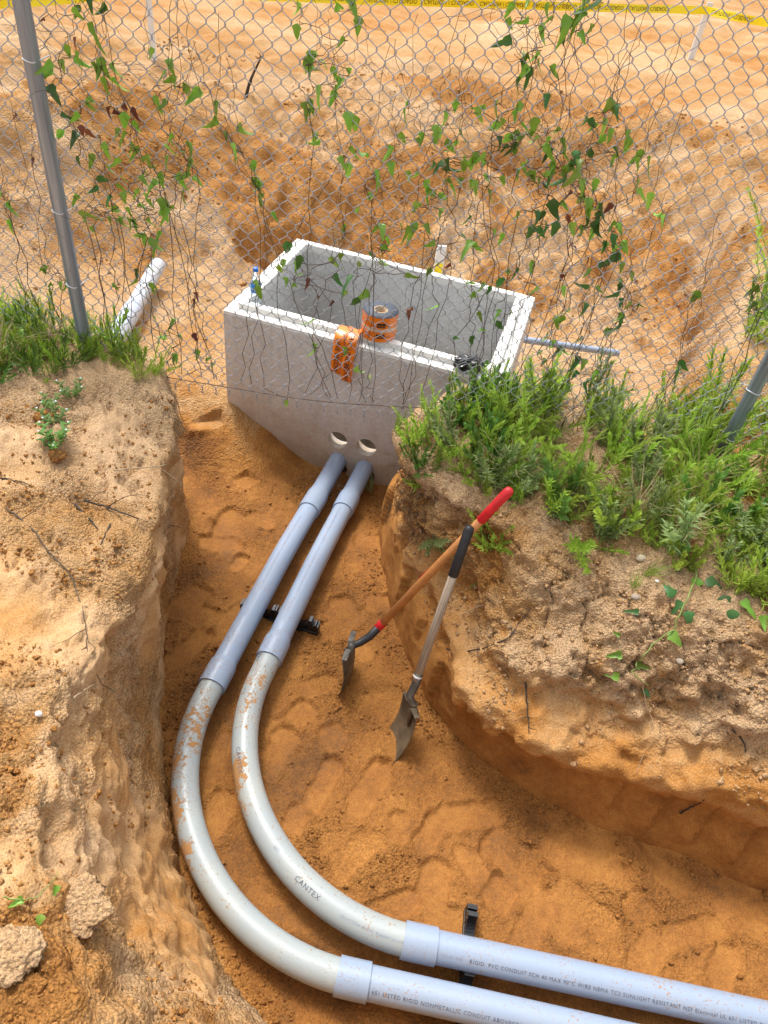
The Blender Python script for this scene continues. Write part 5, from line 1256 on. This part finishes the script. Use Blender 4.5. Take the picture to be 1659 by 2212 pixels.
# ------------------------------------------------------------------ loose soil clods
def clods(name, label, n, sampler, seed, rmin, rmax, tn):
    r = np.random.default_rng(seed); bm = bmesh.new(); bmesh.ops.create_icosphere(bm, subdivisions=1, radius=1); B = np.array([v.co[:] for v in bm.verts]); F = np.array([[v.index for v in f.verts] for f in bm.faces]); bm.free()
    V = []; FF = []
    C = sampler(n, r)
    for i, c in enumerate(C):
        s = rmin * (rmax / rmin) ** (r.random() ** 2.2); q = B * (1 + r.normal(0, .30, (len(B), 1))) * s * np.array([r.uniform(.8, 1.3), r.uniform(.8, 1.2), r.uniform(.55, .9)])
        V.append(q + c + np.array([0, 0, s * .25])); FF.append(F + i * len(B))
    V = np.concatenate(V); FF = np.concatenate(FF)
    o = obj(name, mesh_from(name, V, FF, SOIL, smooth=False, attrs={'tone': tn + .12 * fbm3(V, 3, 2, seed), 'crumb': np.full(len(V), .8)})); stuff(o, label, 'soil'); return o
def samp_floor(n, r):
    out = []
    while len(out) < n:
        x = r.uniform(-1.05, 2.2, 6000); y = r.uniform(.35, 3.5, 6000); d = poly_dist(x, y); h, _, fl, *_ = h_ground(x.reshape(1, -1), y.reshape(1, -1)); h = h[0]; fl = fl[0]
        cl = perlin2(x, y, 3.0, 900); edge = sstep(-.16, -.02, d)
        k = (d < .04) & (r.random(6000) < np.clip(.10 + 1.1 * np.maximum(0, cl) + .9 * edge, 0, 1)) & (fl < .3); out += [np.array((a, b, c)) for a, b, c in zip(x[k], y[k], h[k])]
    return out[:n]
clods('soil_crumbs', 'loose crumbs of orange soil on the trench floor', 6000, samp_floor, 41, .002, .011, .33)
def samp_dig(spots):
    def f(n, r):
        out = []
        for k in range(n):
            a = spots[k % len(spots)]; q = r.normal(0, 1, 2) * .055; x, y = a[0] + q[0], a[1] + q[1]; out.append(np.array((x, y, ground_z(x, y) + max(0, .018 - .25 * np.hypot(*q)))))
        return out
    return f
clods('disturbed_soil', 'fresh crumbs pushed up round the two shovel blades', 420, samp_dig([tuple(onz(848, 1612, 0))[:2], tuple(onz(872, 1580, 0))[:2], tuple(onz(741, 1480, 0))[:2]]), 45, .003, .014, .22)
def samp_pit(n, r):
    out = []
    while len(out) < n:
        x = r.uniform(-3.4, 4.2, 6000); y = r.uniform(3.6, 9.3, 6000); h, _, fl, med, low, mo = h_ground(x.reshape(1, -1), y.reshape(1, -1)); cl = perlin2(x, y, 1.4, 910)
        k = (r.random(6000) < np.clip(.04 + 1.3 * np.maximum(0, cl) * sstep(4.5, 6, y) + 1.2 * mo[0], 0, 1)); out += [np.array((a, b, c)) for a, b, c in zip(x[k], y[k], h[0][k])]
    return out[:n]
clods('soil_crumbs', 'loose crumbs and clods on the spoil slopes beyond the fence', 4500, samp_pit, 42, .004, .018, .6)
def samp_left(n, r):
    out = []
    while len(out) < n:
        p, nn = hit(r.uniform(-60, 560), r.uniform(860, 2260))
        if nn.z > .45 and p.z > .3 and perlin2(np.array([p.x]), np.array([p.y]), 3.2, 920)[0] > r.uniform(-.25, .5): out.append(np.array(p))
    return out
clods('soil_crumbs', 'loose orange crumbs thrown on top of the left bank', 3200, samp_left, 43, .002, .009, .48)
def samp_right(n, r):
    out = []
    while len(out) < n:
        p, nn = hit(r.uniform(830, 1720), r.uniform(980, 1760))
        if nn.z > .3 and p.z > .3 and perlin2(np.array([p.x]), np.array([p.y]), 4.2, 930)[0] > r.uniform(-.25, .5): out.append(np.array(p))
    return out
clods('soil_crumbs', 'pale sandy crumbs on the crust of the right bank', 2400, samp_right, 44, .003, .012, .85)
